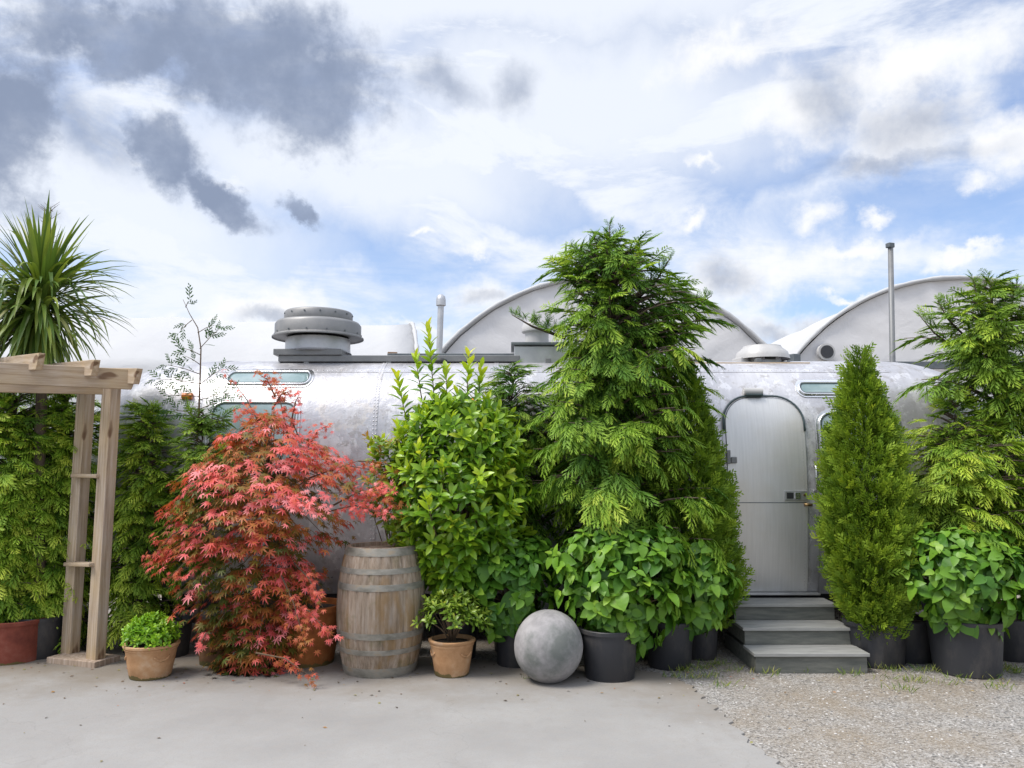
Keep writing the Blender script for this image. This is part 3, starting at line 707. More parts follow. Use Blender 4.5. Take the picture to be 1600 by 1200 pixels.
# rivet rows and lapped seams
def strip_ring(x, wd, off, i0=0, i1=None, s_=1):
    V = []; F = []; rr = ring[i0:i1]
    for y, z in rr:
        k = 1 + off / 1.2
        for dx in (-wd / 2, wd / 2): V.append((x + dx, TY + y * k, ZM + (z - ZM) * k))
    for i in range(len(rr) - 1): a = 2 * i; F.append((a, a + 1, a + 3, a + 2))
    return V, F
seams = MB(); riv = MB()
def rivet(p, nrm_, r=.0065):
    nrm_ = nrm_.normalized(); u = nrm_.orthogonal().normalized(); v = nrm_.cross(u); V = [p + nrm_ * r * .7]
    for k in range(6): a = k * math.pi / 3; V.append(p + (u * math.cos(a) + v * math.sin(a)) * r)
    riv.add(V, [(0, 1 + k, 1 + (k + 1) % 6) for k in range(6)])
xs_seam = [XL + .02, XL + 1.62, -.15, 1.35, 3.42]
for x in xs_seam:
    seams.add(*strip_ring(x, .045, .003, 0, n))
    for i in range(0, 36):
        for f_ in (.25, .75):
            y0, z0 = ring[i]; y1, z1 = ring[i + 1]; y = y0 + (y1 - y0) * f_; z = z0 + (z1 - z0) * f_
            if math.hypot(y1 - y0, z1 - z0) < .02: continue
            nn_ = Vector((0, -(z1 - z0), (y1 - y0))); nn_ = nn_ if nn_.y < 0 or nn_.z > 0 else -nn_
            for dx in (-.013, .013): rivet(Vector((x + dx, TY + y * 1.003, z)) + nn_.normalized() * .002, nn_)
for zz in (2.46, 1.30, .66):
    dz = .018; V = []; F = []
    xs = [XL - .0 + (XR - XL) * i / 40 for i in range(41)]
    for x in xs:
        for d in (-dz, dz): V.append((x, sY(zz + d, .004), zz + d))
    F = [(2 * i, 2 * i + 2, 2 * i + 3, 2 * i + 1) for i in range(40)]; seams.add(V, F)
    x = XL + .03
    while x < XR: rivet(Vector((x, sY(zz, .004), zz)), Vector((0, -1, .3 if zz > 2 else 0))); x += .045
seams.build('seam_strip', 'alu', tr, True, sharp=30)
# rounded patches wrapped on the curved side
def rrect(x0, x1, z0, z1, r, n=7, rb=None):
    rb = r if rb is None else rb; P_ = []
    for (cx, cz, a0, rr) in ((x1 - r, z1 - r, 0, r), (x0 + r, z1 - r, 90, r), (x0 + rb, z0 + rb, 180, rb), (x1 - rb, z0 + rb, 270, rb)):
        for i in range(n): a = R(a0 + 90 * i / (n - 1)); P_.append((cx + rr * math.cos(a), cz + rr * math.sin(a)))
    q = []
    for i in range(len(P_)):                     # subdivide long edges so they follow the curve of the wall
        a, b = P_[i], P_[(i + 1) % len(P_)]; d = math.hypot(a[0] - b[0], a[1] - b[1]); k = max(1, int(d / .08))
        for j in range(k): q.append((a[0] + (b[0] - a[0]) * j / k, a[1] + (b[1] - a[1]) * j / k))
    return q
def patch(name, outl, off, mat, parent, thick=.0, rings=8):
    cx = sum(p[0] for p in outl) / len(outl); cz = (min(p[1] for p in outl) + max(p[1] for p in outl)) / 2; V = []; F = []; k = len(outl)
    for r_ in range(1, rings + 1):
        s_ = r_ / rings
        for x, z in outl: zz = cz + (z - cz) * s_; V.append((cx + (x - cx) * s_, sY(zz, off), zz))
    for x, z in outl: V.append((x, sY(z, off - thick), z))
    V.append((cx, sY(cz, off), cz))
    for r_ in range(rings):
        for i in range(k): j = (i + 1) % k; F.append((r_ * k + i, (r_ + 1) * k + i, (r_ + 1) * k + j, r_ * k + j))
    for i in range(k): F.append((len(V) - 1, i, (i + 1) % k))
    return mk(name, V, F, mat, parent, True, sharp=50)
def trim(name, outl, off, rad, mat, parent, closed=True, flat=False):
    m = MB(); m.tube([(x, sY(z, off), z) for x, z in outl], rad, 8, closed); return m.build(name, mat, parent, True)
def wx(px, d=7.13): return P(px, 700, d).x
def wz(py, d=7.13): return P(1000, py, d).z
DX0, DX1, DZ0, DZ1 = wx(1134), wx(1256), wz(924, 7.18), wz(622, 7.2)
door_o = rrect(DX0, DX1, DZ0, DZ1, .24, 10, .015)
patch('door_surround', rrect(DX0 - .03, DX1 + .10, DZ0 - .0, DZ1 + .035, .26, 10, .01), .008, 'alu', tr, .01)
door = patch('door', door_o, .022, 'doormetal', tr, .02)
trim('door_seal', door_o, .012, .0045, 'seal', door)
arc = [p for p in door_o if p[1] > DZ1 - .33]; arc.sort(key=lambda p: math.atan2(p[1] - (DZ1 - .33), p[0] - (DX0 + DX1) / 2), reverse=True)
trim('drip_rail', [(DX0 - .02 + (x - DX0) * 1.03, z + .018) for x, z in arc], .03, .0095, 'seal', tr, False)
kz = wz(785); V = []; F = []
patch('kick_panel', rrect(DX0 + .012, DX1 - .012, DZ0 + .01, kz, .01), .026, 'doormetal', door, .004)
trim('panel_seam', [(DX0 + .014 + (DX1 - DX0 - .028) * i / 6, kz) for i in range(7)], .026, .0028, 'seal', door, False)
for zz in [DZ0 + .05 * i for i in range(1, int((DZ1 - .3 - DZ0) / .05))]:
    pass
z = DZ0 + .03
while z < DZ1 - .3:
    rivet(Vector((DX1 + .03, sY(z, .009), z)), Vector((0, -1, 0)), .004); rivet(Vector((DX1 - .03, sY(z, .026), z)), Vector((0, -1, 0)), .004); z += .03
riv.build('rivets', 'alu', tr, True)
hx, hz = wx(1240), wz(774)
lp = MB().box((wx(1237), sY(hz, .03), hz), (.20, .014, .085)).build('lock_plate', 'galv', door, bevel=.004)
MB().box((wx(1228), sY(hz, .039), hz), (.058, .008, .052)).build('recess', 'rubber', lp)
MB().box((wx(1239), sY(hz, .043), hz), (.05, .012, .055)).build('paddle', 'chrome', lp, bevel=.003)
MB().tube([(wx(1250), sY(hz, .035), hz + .005), (wx(1250), sY(hz, .048), hz + .005)], .011, 12).build('key_cylinder', 'brass', lp, True, sharp=40)
kx, kz2 = wx(1256), wz(788); h = MB(); h.tube([(kx + .02, sY(kz2, .02), kz2), (kx + .02, sY(kz2, .055), kz2), (kx - .045, sY(kz2, .06), kz2)], [.010, .012, .014], 10); h.build('door_knob', 'brass', door, True)
gx = wx(1268.5); g0, g1 = wz(768), wz(726)
MB().tube([(gx, sY(g0, 0), g0), (gx, sY(g0, .05), g0 + .02), (gx, sY(g1, .055), g1 - .02), (gx, sY(g1, 0), g1)], .010, 10).build('grab_handle', 'chrome', tr, True)
lz = wz(714); lx = wx(1137); la = MB(); la.box((lx - .012, sY(lz, .035), lz), (.032, .03, .12)); la.box((lx + .035, sY(lz, .04), lz - .028), (.05, .018, .055)); la.build('door_latch', 'pole', tr, bevel=.004)
lx, lz = wx(1183), wz(614, 7.2); m = MB(); m.tube([(lx - .085, sY(lz, .03), lz + .012), (lx + .085, sY(lz, .03), lz + .012)], .036, 14); m.build('porch_light', 'white_enamel', tr, True, sharp=50)
MB().box((lx + .005, sY(lz, .055), lz - .018), (.15, .055, .014)).build('lens', 'seal', tr.children[-1], bevel=.004)
MB().box(((DX0 + DX1) / 2 + .02, sY(DZ0, .05), DZ0 - .012), (DX1 - DX0 + .14, .09, .018)).build('door_sill', 'galv', tr, bevel=.003)
def window(x0, x1, z0, z1, r, name='window', rb=None, glass='glass'):
    w_ = patch(name, rrect(x0 - .03, x1 + .03, z0 - .03, z1 + .03, r + .03, rb=rb), .008, 'chrome', tr, .01)
    trim('frame', rrect(x0, x1, z0, z1, r, rb=rb), .016, .012, 'chrome', w_)
    trim('gasket', rrect(x0 + .014, x1 - .014, z0 + .014, z1 - .014, max(.01, r - .014), rb=rb), .014, .006, 'seal', w_)
    patch('pane', rrect(x0 + .016, x1 - .016, z0 + .016, z1 - .016, max(.01, r - .016), rb=rb), .014, glass, w_)
    return w_
window(wx(338), wx(472), wz(599, 7.25), wz(578, 7.28), .055, 'roof_window')
window(wx(327), wx(462), wz(742), wz(628, 7.15), .11)
window(wx(1260), wx(1394), wz(616, 7.25), wz(597, 7.28), .055, 'roof_window')
window(wx(1281), wx(1405), wz(724), wz(645, 7.15), .11)
hp = patch('access_hatch', rrect(wx(1283), wx(1400), wz(860), wz(742), .10), .012, 'alu', tr, .012)
trim('frame', rrect(wx(1283), wx(1400), wz(860), wz(742), .10), .014, .010, 'chrome', hp)
for (mx, my, md) in ((297, 620, 7.27), (741, 628, 7.2), (1503, 646, 7.9)):
    p = P(mx, my, md)
    if md < 7.5: p.y = sY(p.z, .012)
    m = MB(); m.tube([(p.x - .045, p.y, p.z), (p.x + .045, p.y, p.z)], .03, 14); m.build('marker_light', 'amber', tr, True, sharp=50)
# awning lines / conduit on end cap
lp = []
for i in range(12):
    t = i / 11; x = XL - .02 - 1.2 * t; ta = min(.97, abs(x - XL) / CAPL); s_ = (1 - ta ** 2.6) ** (1 / 2.6); z = 2.02
    zz = 1.15 + (z - 1.15) / max(s_, .4) if s_ > .4 else 2.3
    hh = half(min(2.6, zz)) * s_; lp.append((x, TY - hh - .006, 2.02 - .02 * t))
MB().tube(lp, .004, 6).build('trim_line', 'seal', tr, True)
# underbody and wheels
MB().box(((XL + XR) / 2, TY, .36), (XR - XL + .6, 2.0, .16)).build('chassis', 'black_plastic', tr, bevel=.01)
for xx in (.2, 1.05):
    for sy in (-1, 1):
        wy = TY + sy * .98; wh = MB()
        pr_ = [(.18, -.09), (.30, -.10), (.34, -.07), (.345, 0), (.34, .07), (.30, .10), (.18, .09)]
        V = []; F = []; nn = 32
        for r_, y in pr_:
            for i in range(nn): a = 2 * math.pi * i / nn; V.append((xx + r_ * math.cos(a), wy + y, .345 + r_ * math.sin(a)))
        for j in range(len(pr_) - 1):
            for i in range(nn): k = (i + 1) % nn; F.append((j * nn + i, j * nn + k, (j + 1) * nn + k, (j + 1) * nn + i))
        wo = mk('wheel', V, F, 'rubber', tr, True, sharp=50)
        MB().tube([(xx, wy - .06, .345), (xx, wy + .06, .345)], .185, 28).build('rim', 'galv', wo, True, sharp=40)
for xx in (XL + .5, XR - .5):
    m = MB(); m.box((xx, TY - .75, .14), (.34, .30, .28)); m.build('support_block', 'gravel', tr, bevel=.01)
# rails on the roof
def roofz(y): 
    t = min(1, abs(y - TY) / HWID); return ZM + (ZT - ZM) * (1 - t ** 2.9) ** (1 / 2.9)
ry = 7.72
p0 = P(437, 557, ry); p1 = P(812, 566, ry); zz = roofz(ry) + .035
MB().box(((p0.x + p1.x) / 2, ry, P(620, 561, ry).z - .0), (p1.x - p0.x, .10, .062)).build('roof_rail', 'pole', tr, bevel=.006)
ry2 = 8.1; p0 = P(606, 556, ry2); p1 = P(815, 560, ry2)
MB().box(((p0.x + p1.x) / 2, ry2, P(700, 557, ry2).z - .01), (p1.x - p0.x, .08, .075)).build('roof_rail', 'dark_metal', tr, bevel=.006)
p0 = P(1062, 573, ry); p1 = P(1263, 574, ry)
MB().box(((p0.x + p1.x) / 2, ry, P(1160, 573, ry).z), (p1.x - p0.x, .11, .075)).build('roof_rail', 'timber', tr, bevel=.006)
for xx in (-2.0, -1.2, -.4, .35, 1.8, 2.4): MB().box((xx, ry, roofz(ry) - .01), (.05, .09, .09)).build('rail_foot', 'pole', tr, bevel=.004)
# things standing on the roof
vy = 7.95; cpx = 497; s_ = vy / FPX
def zf(py, y=vy): return P(cpx, py, y).z
c = P(cpx, 540, vy); rv_ = thing('roof_exhaust_vent', (c.x, vy, roofz(vy)), 'large round galvanised mushroom vent on the left of the trailer roof', 'vent', None)
MB().box((P(492, 550, vy).x, vy, zf(556)), (.66, .60, .06)).build('base_plate', 'pole', rv_, bevel=.006)
MB().lathe((c.x, vy, zf(553)), [(.335, 0), (.325, .012), (.32, .03), (.318, .145)], 64).build('collar', 'galv', rv_, True, sharp=35)
hb = zf(530)
MB().lathe((c.x, vy, hb), [(.30, .02), (.445, .015), (.452, 0), (.452, .012), (.425, .03), (.425, .135), (.405, .162), (.36, .172), (.2, .178)], 64, False, True).build('hood', 'vent_hood', rv_, True, sharp=50)
MB().lathe((c.x, vy, hb + .17), [(.335, 0), (.338, .01), (.338, .085), (.325, .10), (.2, .108)], 64, False, True).build('cap', 'vent_hood', rv_, True, sharp=50)
for k in range(14):
    a = 2 * math.pi * k / 14 + .2
    MB().tube([(c.x + .42 * math.cos(a), vy + .42 * math.sin(a), hb + .045), (c.x + .432 * math.cos(a), vy + .432 * math.sin(a), hb + .045)], .008, 6).build('screw', 'dark_metal', rv_)
    MB().tube([(c.x + .33 * math.cos(a + .3), vy + .33 * math.sin(a + .3), hb + .235), (c.x + .345 * math.cos(a + .3), vy + .345 * math.sin(a + .3), hb + .235)], .008, 6).build('screw', 'dark_metal', rv_)
# right vent
c = P(1191, 560, vy); z0 = P(1191, 567, vy).z; rv_ = thing('roof_exhaust_vent', (c.x, vy, roofz(vy)), 'low white domed vent with split skirt above the trailer door', 'vent', None)
MB().lathe((c.x, vy, z0 - .03), [(.19, 0), (.185, .02), (.18, .10)], 40).build('collar', 'galv', rv_, True, sharp=35)
MB().lathe((c.x, vy, z0 + .0), [(.2, .055), (.262, .045), (.268, .03), (.262, .06), (.245, .105), (.19, .15), (.185, .165), (.10, .178), (.01, .18)], 48, False).build('hood', 'white_enamel', rv_, True, sharp=50)
m = MB(); m.box((c.x + .02, vy - .19, z0 + .04), (.10, .02, .05)); m.build('louvre', 'rubber', rv_)
m = MB(); m.box((c.x - .235, vy - .05, z0 + .0), (.09, .16, .085), .3); m.build('skirt_flap', 'white_enamel', rv_, bevel=.01)
# middle unit, mostly behind the cypress
c = P(842, 560, vy); rv_ = thing('rooftop_fan_unit', (c.x, vy, roofz(vy)), 'grey box fan unit with white mushroom cowl half hidden by the tall cypress', 'fan unit', None)
zt_, zb_ = P(842, 546, vy).z, P(842, 590, vy).z
MB().box((c.x, vy, (zt_ + zb_) / 2), (.50, .5, zt_ - zb_)).build('housing', 'galv', rv_, bevel=.008)
MB().box((c.x, vy, zt_ + .02), (.56, .56, .03)).build('flange', 'dark_metal', rv_, bevel=.006)
MB().lathe((c.x - .02, vy, zt_ + .03), [(.12, 0), (.12, .13), (.15, .14), (.155, .15), (.15, .20), (.135, .235), (.06, .25), (.01, .252)], 36).build('cowl', 'white_enamel', rv_, True, sharp=50)
c = P(613, 553, 8.35); bx = MB().box((c.x, 8.35, c.z - .02), (.10, .1, .07), .2).build('small_box', 'cardboard', origin=(c.x, 8.35, c.z - .055), bevel=.003)
tag(bx, 'small brown box lying on the trailer roof rail right of the big vent', 'box')
p = P(690, 578, 7.75); bx = MB().lathe((p.x, 7.75, roofz(7.75) - .02), [(.10, 0), (.10, .03), (.07, .06), (.01, .065)], 20).build('roof_plug', 'rubber', origin=(p.x, 7.75, roofz(7.75) - .02), smooth=True)
tag(bx, 'small black plumbing vent cap on the trailer roof behind the laurel top', 'vent cap')
c = P(1240, 556, 8.2); bx = MB().box((c.x, 8.2, c.z - .03), (.10, .1, .09), .5).build('junction_box', 'dark_metal', origin=(c.x, 8.2, c.z - .08), bevel=.006)
tag(bx, 'small dark junction box on the roof right of the low white vent', 'box')

# ------------------------------------------------------------------ steps
sx0, sx1 = 1.84, 2.72; sp = thing('entry_steps', ((sx0 + sx1) / 2, 6.55, 0), 'three grey composite entry steps below the trailer door', 'steps')
hs = [(6.22, .152), (6.50, .287), (6.80, .42)]
for i, (y, z) in enumerate(hs):
    yb = 7.12
    MB().box(((sx0 + sx1) / 2, (y + .02 + yb) / 2, (z - .025 + (0 if i == 0 else hs[i - 1][1] + .0)) / 2), (sx1 - sx0 - .03 - .004 * i, yb - y - .02, (z - .025) - (0 if i == 0 else hs[i - 1][1]))).build('riser', 'step', sp, bevel=.003)
    y1 = hs[i + 1][0] + .02 if i < 2 else yb - .01
    MB().box(((sx0 + sx1) / 2, (y + y1) / 2, z - .0125), (sx1 - sx0, y1 - y, .025)).build('tread', 'tread', sp, bevel=.003)

# ------------------------------------------------------------------ pergola
pg = thing('garden_pergola', G(125, 1040), 'weathered timber pergola end with two posts and notched rafters at far left', 'pergola')
b0, b1 = G(112, 1032), G(149, 1041)
MB().box(((b0.x + b1.x) / 2 - .0, (b0.y + b1.y) / 2, .032), (.50, .25, .05), math.atan2(b1.y - b0.y, b1.x - b0.x) * .6).build('base_slab', 'step', pg, bevel=.006)
pg.children[-1].data.materials[0] = MT['timber_up']
def post(name, bp, tpx, tpy, d):
    t = P(tpx, tpy, d); return board(name, (bp.x, bp.y, .05), (t.x, t.y, t.z), .088, .125, 'timber', pg, up=(.85, -.5, 0))
post('post', G(109, 1030), 135, 606, b0.y + .03); post('post', G(149, 1040), 175, 597, b1.y - .02)
for (x0_, x1_, y_) in ((121, 153, 743), (110, 142, 881)):
    board('rung', P(x0_ - 3, y_, b0.y), P(x1_ + 5, y_ + 1, b1.y - .02), .085, .03, 'timber', pg)
board('beam', P(-180, 574, 5.5), P(206, 593, 6.13), .05, .155, 'timber', pg, endcut=.05)
board('beam', P(-180, 595, 6.0), P(165, 603, 6.45), .05, .14, 'timber', pg, endcut=.05)
board('rafter', P(-10, 572, 6.6), P(62, 565, 5.72), .045, .12, 'timber', pg, endcut=.05)
board('rafter', P(75, 580, 6.7), P(148, 575, 5.88), .045, .12, 'timber', pg, endcut=.05)
board('rafter', P(140, 586, 6.8), P(214, 588, 6.02), .045, .12, 'timber', pg, endcut=.05)

# ------------------------------------------------------------------ barrel
bc = G(594, 1040); bc = Vector((P(594, 1040, 6.32).x, 6.32, .012)); HB = .945
ba = thing('wine_barrel', bc, 'weathered oak wine barrel with metal hoops standing on the concrete', 'barrel')
def brad(z): t = (z / HB - .5) * 2; return .338 - .068 * t * t
ns = 22; per = 8; V = []; F = []; T = []; rngb = random.Random(9); sh = [rngb.random() for _ in range(ns)]; zs = [HB * i / 26 for i in range(27)]
for z in zs:
    for i in range(ns * per):
        a = 2 * math.pi * i / (ns * per); g_ = (i % per); gr_ = -.006 if g_ == 0 else (.0015 if g_ in (3, 4, 5) else 0)
        r_ = brad(z) + gr_; V.append((bc.x + r_ * math.cos(a), bc.y + r_ * math.sin(a), bc.z + z)); T.append(sh[i // per])
nn = ns * per
for j in range(26):
    for i in range(nn): k = (i + 1) % nn; F.append((j * nn + i, j * nn + k, (j + 1) * nn + k, (j + 1) * nn + i))
F.append(tuple(range(nn - 1, -1, -1)))
mk('staves', V, F, 'stave', ba, True, T, sharp=60)
for (z0, z1) in ((.885, .942), (.755, .795), (.635, .682), (.285, .33), (.17, .208), (.0, .07)):
    MB().lathe(bc, [(brad(z0) - .004, z0), (brad(z0) + .004, z0), (brad((z0 + z1) / 2) + .0055, (z0 + z1) / 2), (brad(z1) + .004, z1), (brad(z1) - .004, z1)], 72, False).build('hoop', 'hoop', ba, True, sharp=40)
MB().lathe(bc, [(brad(HB) - .002, HB), (brad(HB) - .028, HB - .001), (brad(HB) - .03, HB - .03), (.02, HB - .03)], 48, False, True).build('head', 'timber_up', ba, True, sharp=40)

# ------------------------------------------------------------------ concrete ball
cb = P(857, 1011, 6.0); rb_ = .252; cb.z = rb_ + .005
V = []; F = []; nu, nv = 64, 40
for j in range(nv + 1):
    ph = math.pi * j / nv
    for i in range(nu):
        a = 2 * math.pi * i / nu; r_ = rb_ * (1 + .006 * math.sin(3 * a + 2 * ph) * math.sin(ph)); V.append((cb.x + r_ * math.sin(ph) * math.cos(a), cb.y + r_ * math.sin(ph) * math.sin(a), cb.z + 1.03 * r_ * math.cos(ph)))
for j in range(nv):
    for i in range(nu): k = (i + 1) % nu; F.append((j * nu + i, (j + 1) * nu + i, (j + 1) * nu + k, j * nu + k))
o = mk('concrete_ball', V, F, 'concrete_ball', None, True, origin=cb); tag(o, 'round grey concrete ball resting on the ground in front of the pots', 'garden ball')

# ================================================================== PLANTS
def plant(name, cx, Y, label, cat, group=None): return thing(name, (P(cx, 1000, Y).x, Y, 0), label, cat, group)
def potat(root, cx, Y, rt, rb, h, mat='black_plastic', **k): pot(root, (P(cx, 1000, Y).x, Y, .0), rt, rb, h, mat, **k)
GC = 'evergreen conifers around the trailer'
# tall weeping cypress in the centre
r_ = plant('potted_cypress', 955, 6.72, 'tall shaggy cypress with drooping fern-like sprays, the tallest plant in the centre', 'tree', GC)
potat(r_, 960, 6.72, .21, .18, .36)
conifer(r_, 'cypress', 955, 6.72, [(368, 930, 980), (392, 888, 1022), (412, 860, 1050), (440, 838, 1080), (470, 850, 1112), (492, 862, 1130), (520, 868, 1115), (560, 866, 1110), (600, 835, 1095), (640, 790, 1085), (700, 800, 1095), (760, 835, 1115), (820, 838, 1135), (868, 850, 1130)],
        340, .25, 11, droop=.72, tint=(.36, .38), trunk_r=.075, spacing=.062, y0=.3, tips=((953, 352, .35), (1000, 382, .3), (905, 392, .3), (1048, 402, .35), (876, 412, .3), (930, 372, .25), (1112, 462, .25), (800, 492, .2)))
# dusty sparse one on its left
r_ = plant('potted_cypress', 800, 7.0, 'thin grey-green cypress with open lacy sprays between the laurel and the tall cypress', 'tree', GC)
potat(r_, 800, 7.0, .17, .15, .3)
conifer(r_, 'cypress_dark', 800, 7.0, [(575, 780, 830), (605, 745, 885), (640, 735, 895), (700, 745, 900), (780, 755, 895), (870, 760, 890)], 270, .22, 17, droop=.7, tint=(.50, .28), trunk_r=.03, spacing=.085)
# columnar thujas
r_ = plant('potted_thuja', 1066, 7.0 - .12, 'dense conical thuja behind the right side of the tall cypress, left of the door', 'tree', GC)
potat(r_, 1066, 6.88, .2, .17, .33)
column_conifer(r_, 'thuja', 1066, 6.83, [(560, 1060, 1070), (600, 1030, 1088), (680, 1000, 1108), (760, 995, 1132), (850, 990, 1140), (920, 1000, 1152), (970, 1020, 1120)], 5200, .12, 21, tint=.40)
r_ = plant('potted_thuja', 1350, 6.55, 'dense bright green columnar thuja with ragged tip, right of the entry steps', 'tree', GC)
potat(r_, 1368, 6.55, .23, .20, .34)
column_conifer(r_, 'thuja', 1350, 6.5, [(545, 1339, 1341), (570, 1332, 1352), (600, 1326, 1364), (640, 1314, 1380), (700, 1300, 1396), (760, 1290, 1406), (830, 1286, 1412), (900, 1298, 1412), (960, 1318, 1404), (992, 1336, 1384)], 7000, .118, 23, tint=.47, shag=.17)
# right hand cypresses
r_ = plant('potted_cypress', 1565, 6.75, 'tall open cypress with bare grey trunk at the far right edge', 'tree', GC)
potat(r_, 1575, 6.75, .22, .19, .33)
conifer(r_, 'cypress_gold', 1562, 6.75, [(436, 1520, 1530), (470, 1470, 1620), (510, 1435, 1660), (560, 1425, 1680), (610, 1450, 1680), (660, 1480, 1670), (700, 1500, 1650)], 165, .25, 31, droop=.4, tint=(.30, .32), trunk_r=.05, spacing=.075, tips=((1520, 435, .4), (1436, 492, .3), (1590, 440, .4), (1465, 470, .3)))
r_ = plant('potted_cypress', 1490, 6.6, 'low golden green cypress with layered arching sprays above the right hydrangea', 'tree', GC)
conifer(r_, 'cypress_gold', 1492, 6.62, [(625, 1480, 1500), (660, 1420, 1560), (700, 1410, 1620), (760, 1400, 1650), (820, 1400, 1650), (880, 1420, 1640)], 190, .22, 33, droop=.5, tint=(.42, .34), trunk_r=.05, spacing=.065)
potat(r_, 1490, 6.62, .2, .17, .33)
r_ = plant('potted_cypress', 1640, 6.9, 'shadowy green cypress cut off by the right picture edge', 'tree', GC)
conifer(r_, 'cypress', 1640, 6.9, [(640, 1600, 1680), (720, 1560, 1720), (840, 1550, 1730), (950, 1560, 1720)], 110, .24, 35, droop=.5, tint=(.30, .25), trunk_r=.045)
potat(r_, 1615, 6.9, .22, .2, .36)
# left hand hedge
r_ = plant('potted_cypress', 20, 6.6, 'full bright green cypress at the far left edge below the palm', 'tree', GC)
conifer(r_, 'cypress', 20, 6.82, [(612, -40, 60), (650, -80, 100), (720, -100, 105), (820, -100, 108), (900, -90, 105), (985, -60, 100)], 420, .22, 41, droop=.5, tint=(.54, .32), trunk_r=.05, spacing=.065)
potat(r_, 22, 6.62, .22, .2, .34, 'red_clay')
r_ = plant('potted_cypress', 105, 7.0, 'green cypress directly behind the pergola posts', 'tree', GC)
conifer(r_, 'cypress', 100, 7.0, [(600, 60, 130), (650, 40, 170), (740, 25, 185), (850, 20, 190), (940, 30, 185), (1000, 50, 170)], 440, .21, 43, droop=.5, tint=(.60, .3), trunk_r=.05, spacing=.065)
potat(r_, 100, 7.2, .22, .19, .3)
r_ = plant('potted_cypress', 228, 6.95, 'lacy yellow-green cypress between the pergola and the red maple', 'tree', GC)
conifer(r_, 'cypress_gold', 228, 6.95, [(632, 205, 250), (670, 190, 275), (740, 180, 300), (840, 175, 310), (920, 175, 310), (985, 185, 305)], 380, .20, 45, droop=.5, tint=(.42, .3), trunk_r=.045, spacing=.065)
potat(r_, 230, 6.95, .2, .18, .3)
r_ = plant('potted_cypress', 318, 6.9, 'slender cypress whose thin twiggy leader rises before the left trailer window', 'tree', GC)
conifer(r_, 'cypress_gold', 316, 6.9, [(640, 290, 360), (680, 275, 400), (730, 250, 400), (800, 260, 380), (900, 270, 370)], 190, .20, 47, droop=.35, tint=(.28, .28), trunk_r=.03, spacing=.075)
potat(r_, 334, 6.62, .15, .10, .0001 + .33, 'urn') if False else None
# leader: stem and sparse side sprays
rng = np.random.RandomState(4); ld = [P(308, 690, 6.85), P(311, 640, 6.85), (P(313, 580, 6.85)), P(314, 545, 6.85), P(309, 512, 6.85), P(296, 490, 6.85), P(286, 468, 6.85)]
m = MB().tube(ld, [.011, .009, .007, .006, .005, .0035, .002], 6)
lv = Leaves(); tw = [((313, 600), (244, 592), -.1), ((313, 585), (262, 570), 0), ((313, 600), (350, 575), 0), ((313, 620), (262, 618), -.1), ((312, 625), (365, 612), 0), ((314, 555), (282, 543), .1), ((312, 545), (345, 512), .1), ((300, 500), (280, 520), .1), ((309, 520), (335, 508), .1), ((311, 640), (345, 628), 0), ((290, 480), (296, 470), .1), ((313, 570), (288, 556), 0), ((311, 650), (270, 640), 0)]
pos = []; D = []; U = []; S = []
for (a, b, e) in tw:
    A, B = np.array(P(a[0], a[1], 6.85)), np.array(P(b[0], b[1], 6.8)); m.tube([Vector(A), Vector(A + (B - A) * .5) + Vector((0, 0, .01)), Vector(B)], [.004, .003, .0015], 5)
    k = max(2, int(np.linalg.norm(B - A) / .045))
    for i in range(k):
        s_ = (i + 1) / k; sd_ = (-1) ** i; d = nrm(B - A); up = np.array([0, -1., .2]); side = np.cross(d, up) * sd_
        pos.append(A + (B - A) * s_); D.append(d + side * .8 + rng.randn(3) * .1); U.append(up + rng.randn(3) * .4); S.append(.10 + .05 * rng.rand())
lv.add(T_FROND2, np.array(pos), np.array(D), np.array(U), np.array(S), .05 + .2 * rng.rand(len(pos)))
m.build('leader_stem', 'twig', r_, True); lv.build('leader_sprays', 'cypress_dark', r_, False)

# urn that holds the slender cypress
urn_c = P(338, 1000, 6.52)
pot(r_, (urn_c.x, 6.52, 0), .15, .12, .33, 'urn', soil=True)
# ------------------------------------------------------------------ maple
MY = 6.42
mp_r = plant('japanese_maple', 420, MY, 'weeping red Japanese maple cascading to the ground in front of the trailer', 'tree')
pot(mp_r, (P(482, 1000, 6.55).x, 6.55, 0), .27, .20, .47, 'rust_clay', rim=.03)
tab = [(655, 370, 480), (680, 320, 520), (710, 300, 555), (740, 268, 590), (775, 258, 600), (800, 252, 590), (830, 242, 545), (862, 238, 535), (890, 262, 520), (920, 280, 500), (960, 310, 505), (1000, 335, 505), (1040, 350, 475), (1066, 362, 435)]
f, zlo, zhi = profile(tab, 410, 6.35); X0 = P(410, 700, 6.35).x; rng = np.random.RandomState(7)
lv = Leaves(); pos = []; D = []; U = []; S = []; TT = []; brs = []
tb = Vector((P(475, 1000, 6.55).x, 6.55, .42)); tk = [tb, tb + Vector((-.05, -.02, .25)), Vector((X0 + .12, 6.45, .95)), Vector((X0 + .02, 6.4, 1.25)), Vector((X0 + .1, 6.4, 1.55))]
MB().tube(tk, [.035, .030, .026, .020, .012], 9).build('trunk', 'bark', mp_r, True)
npad = 310
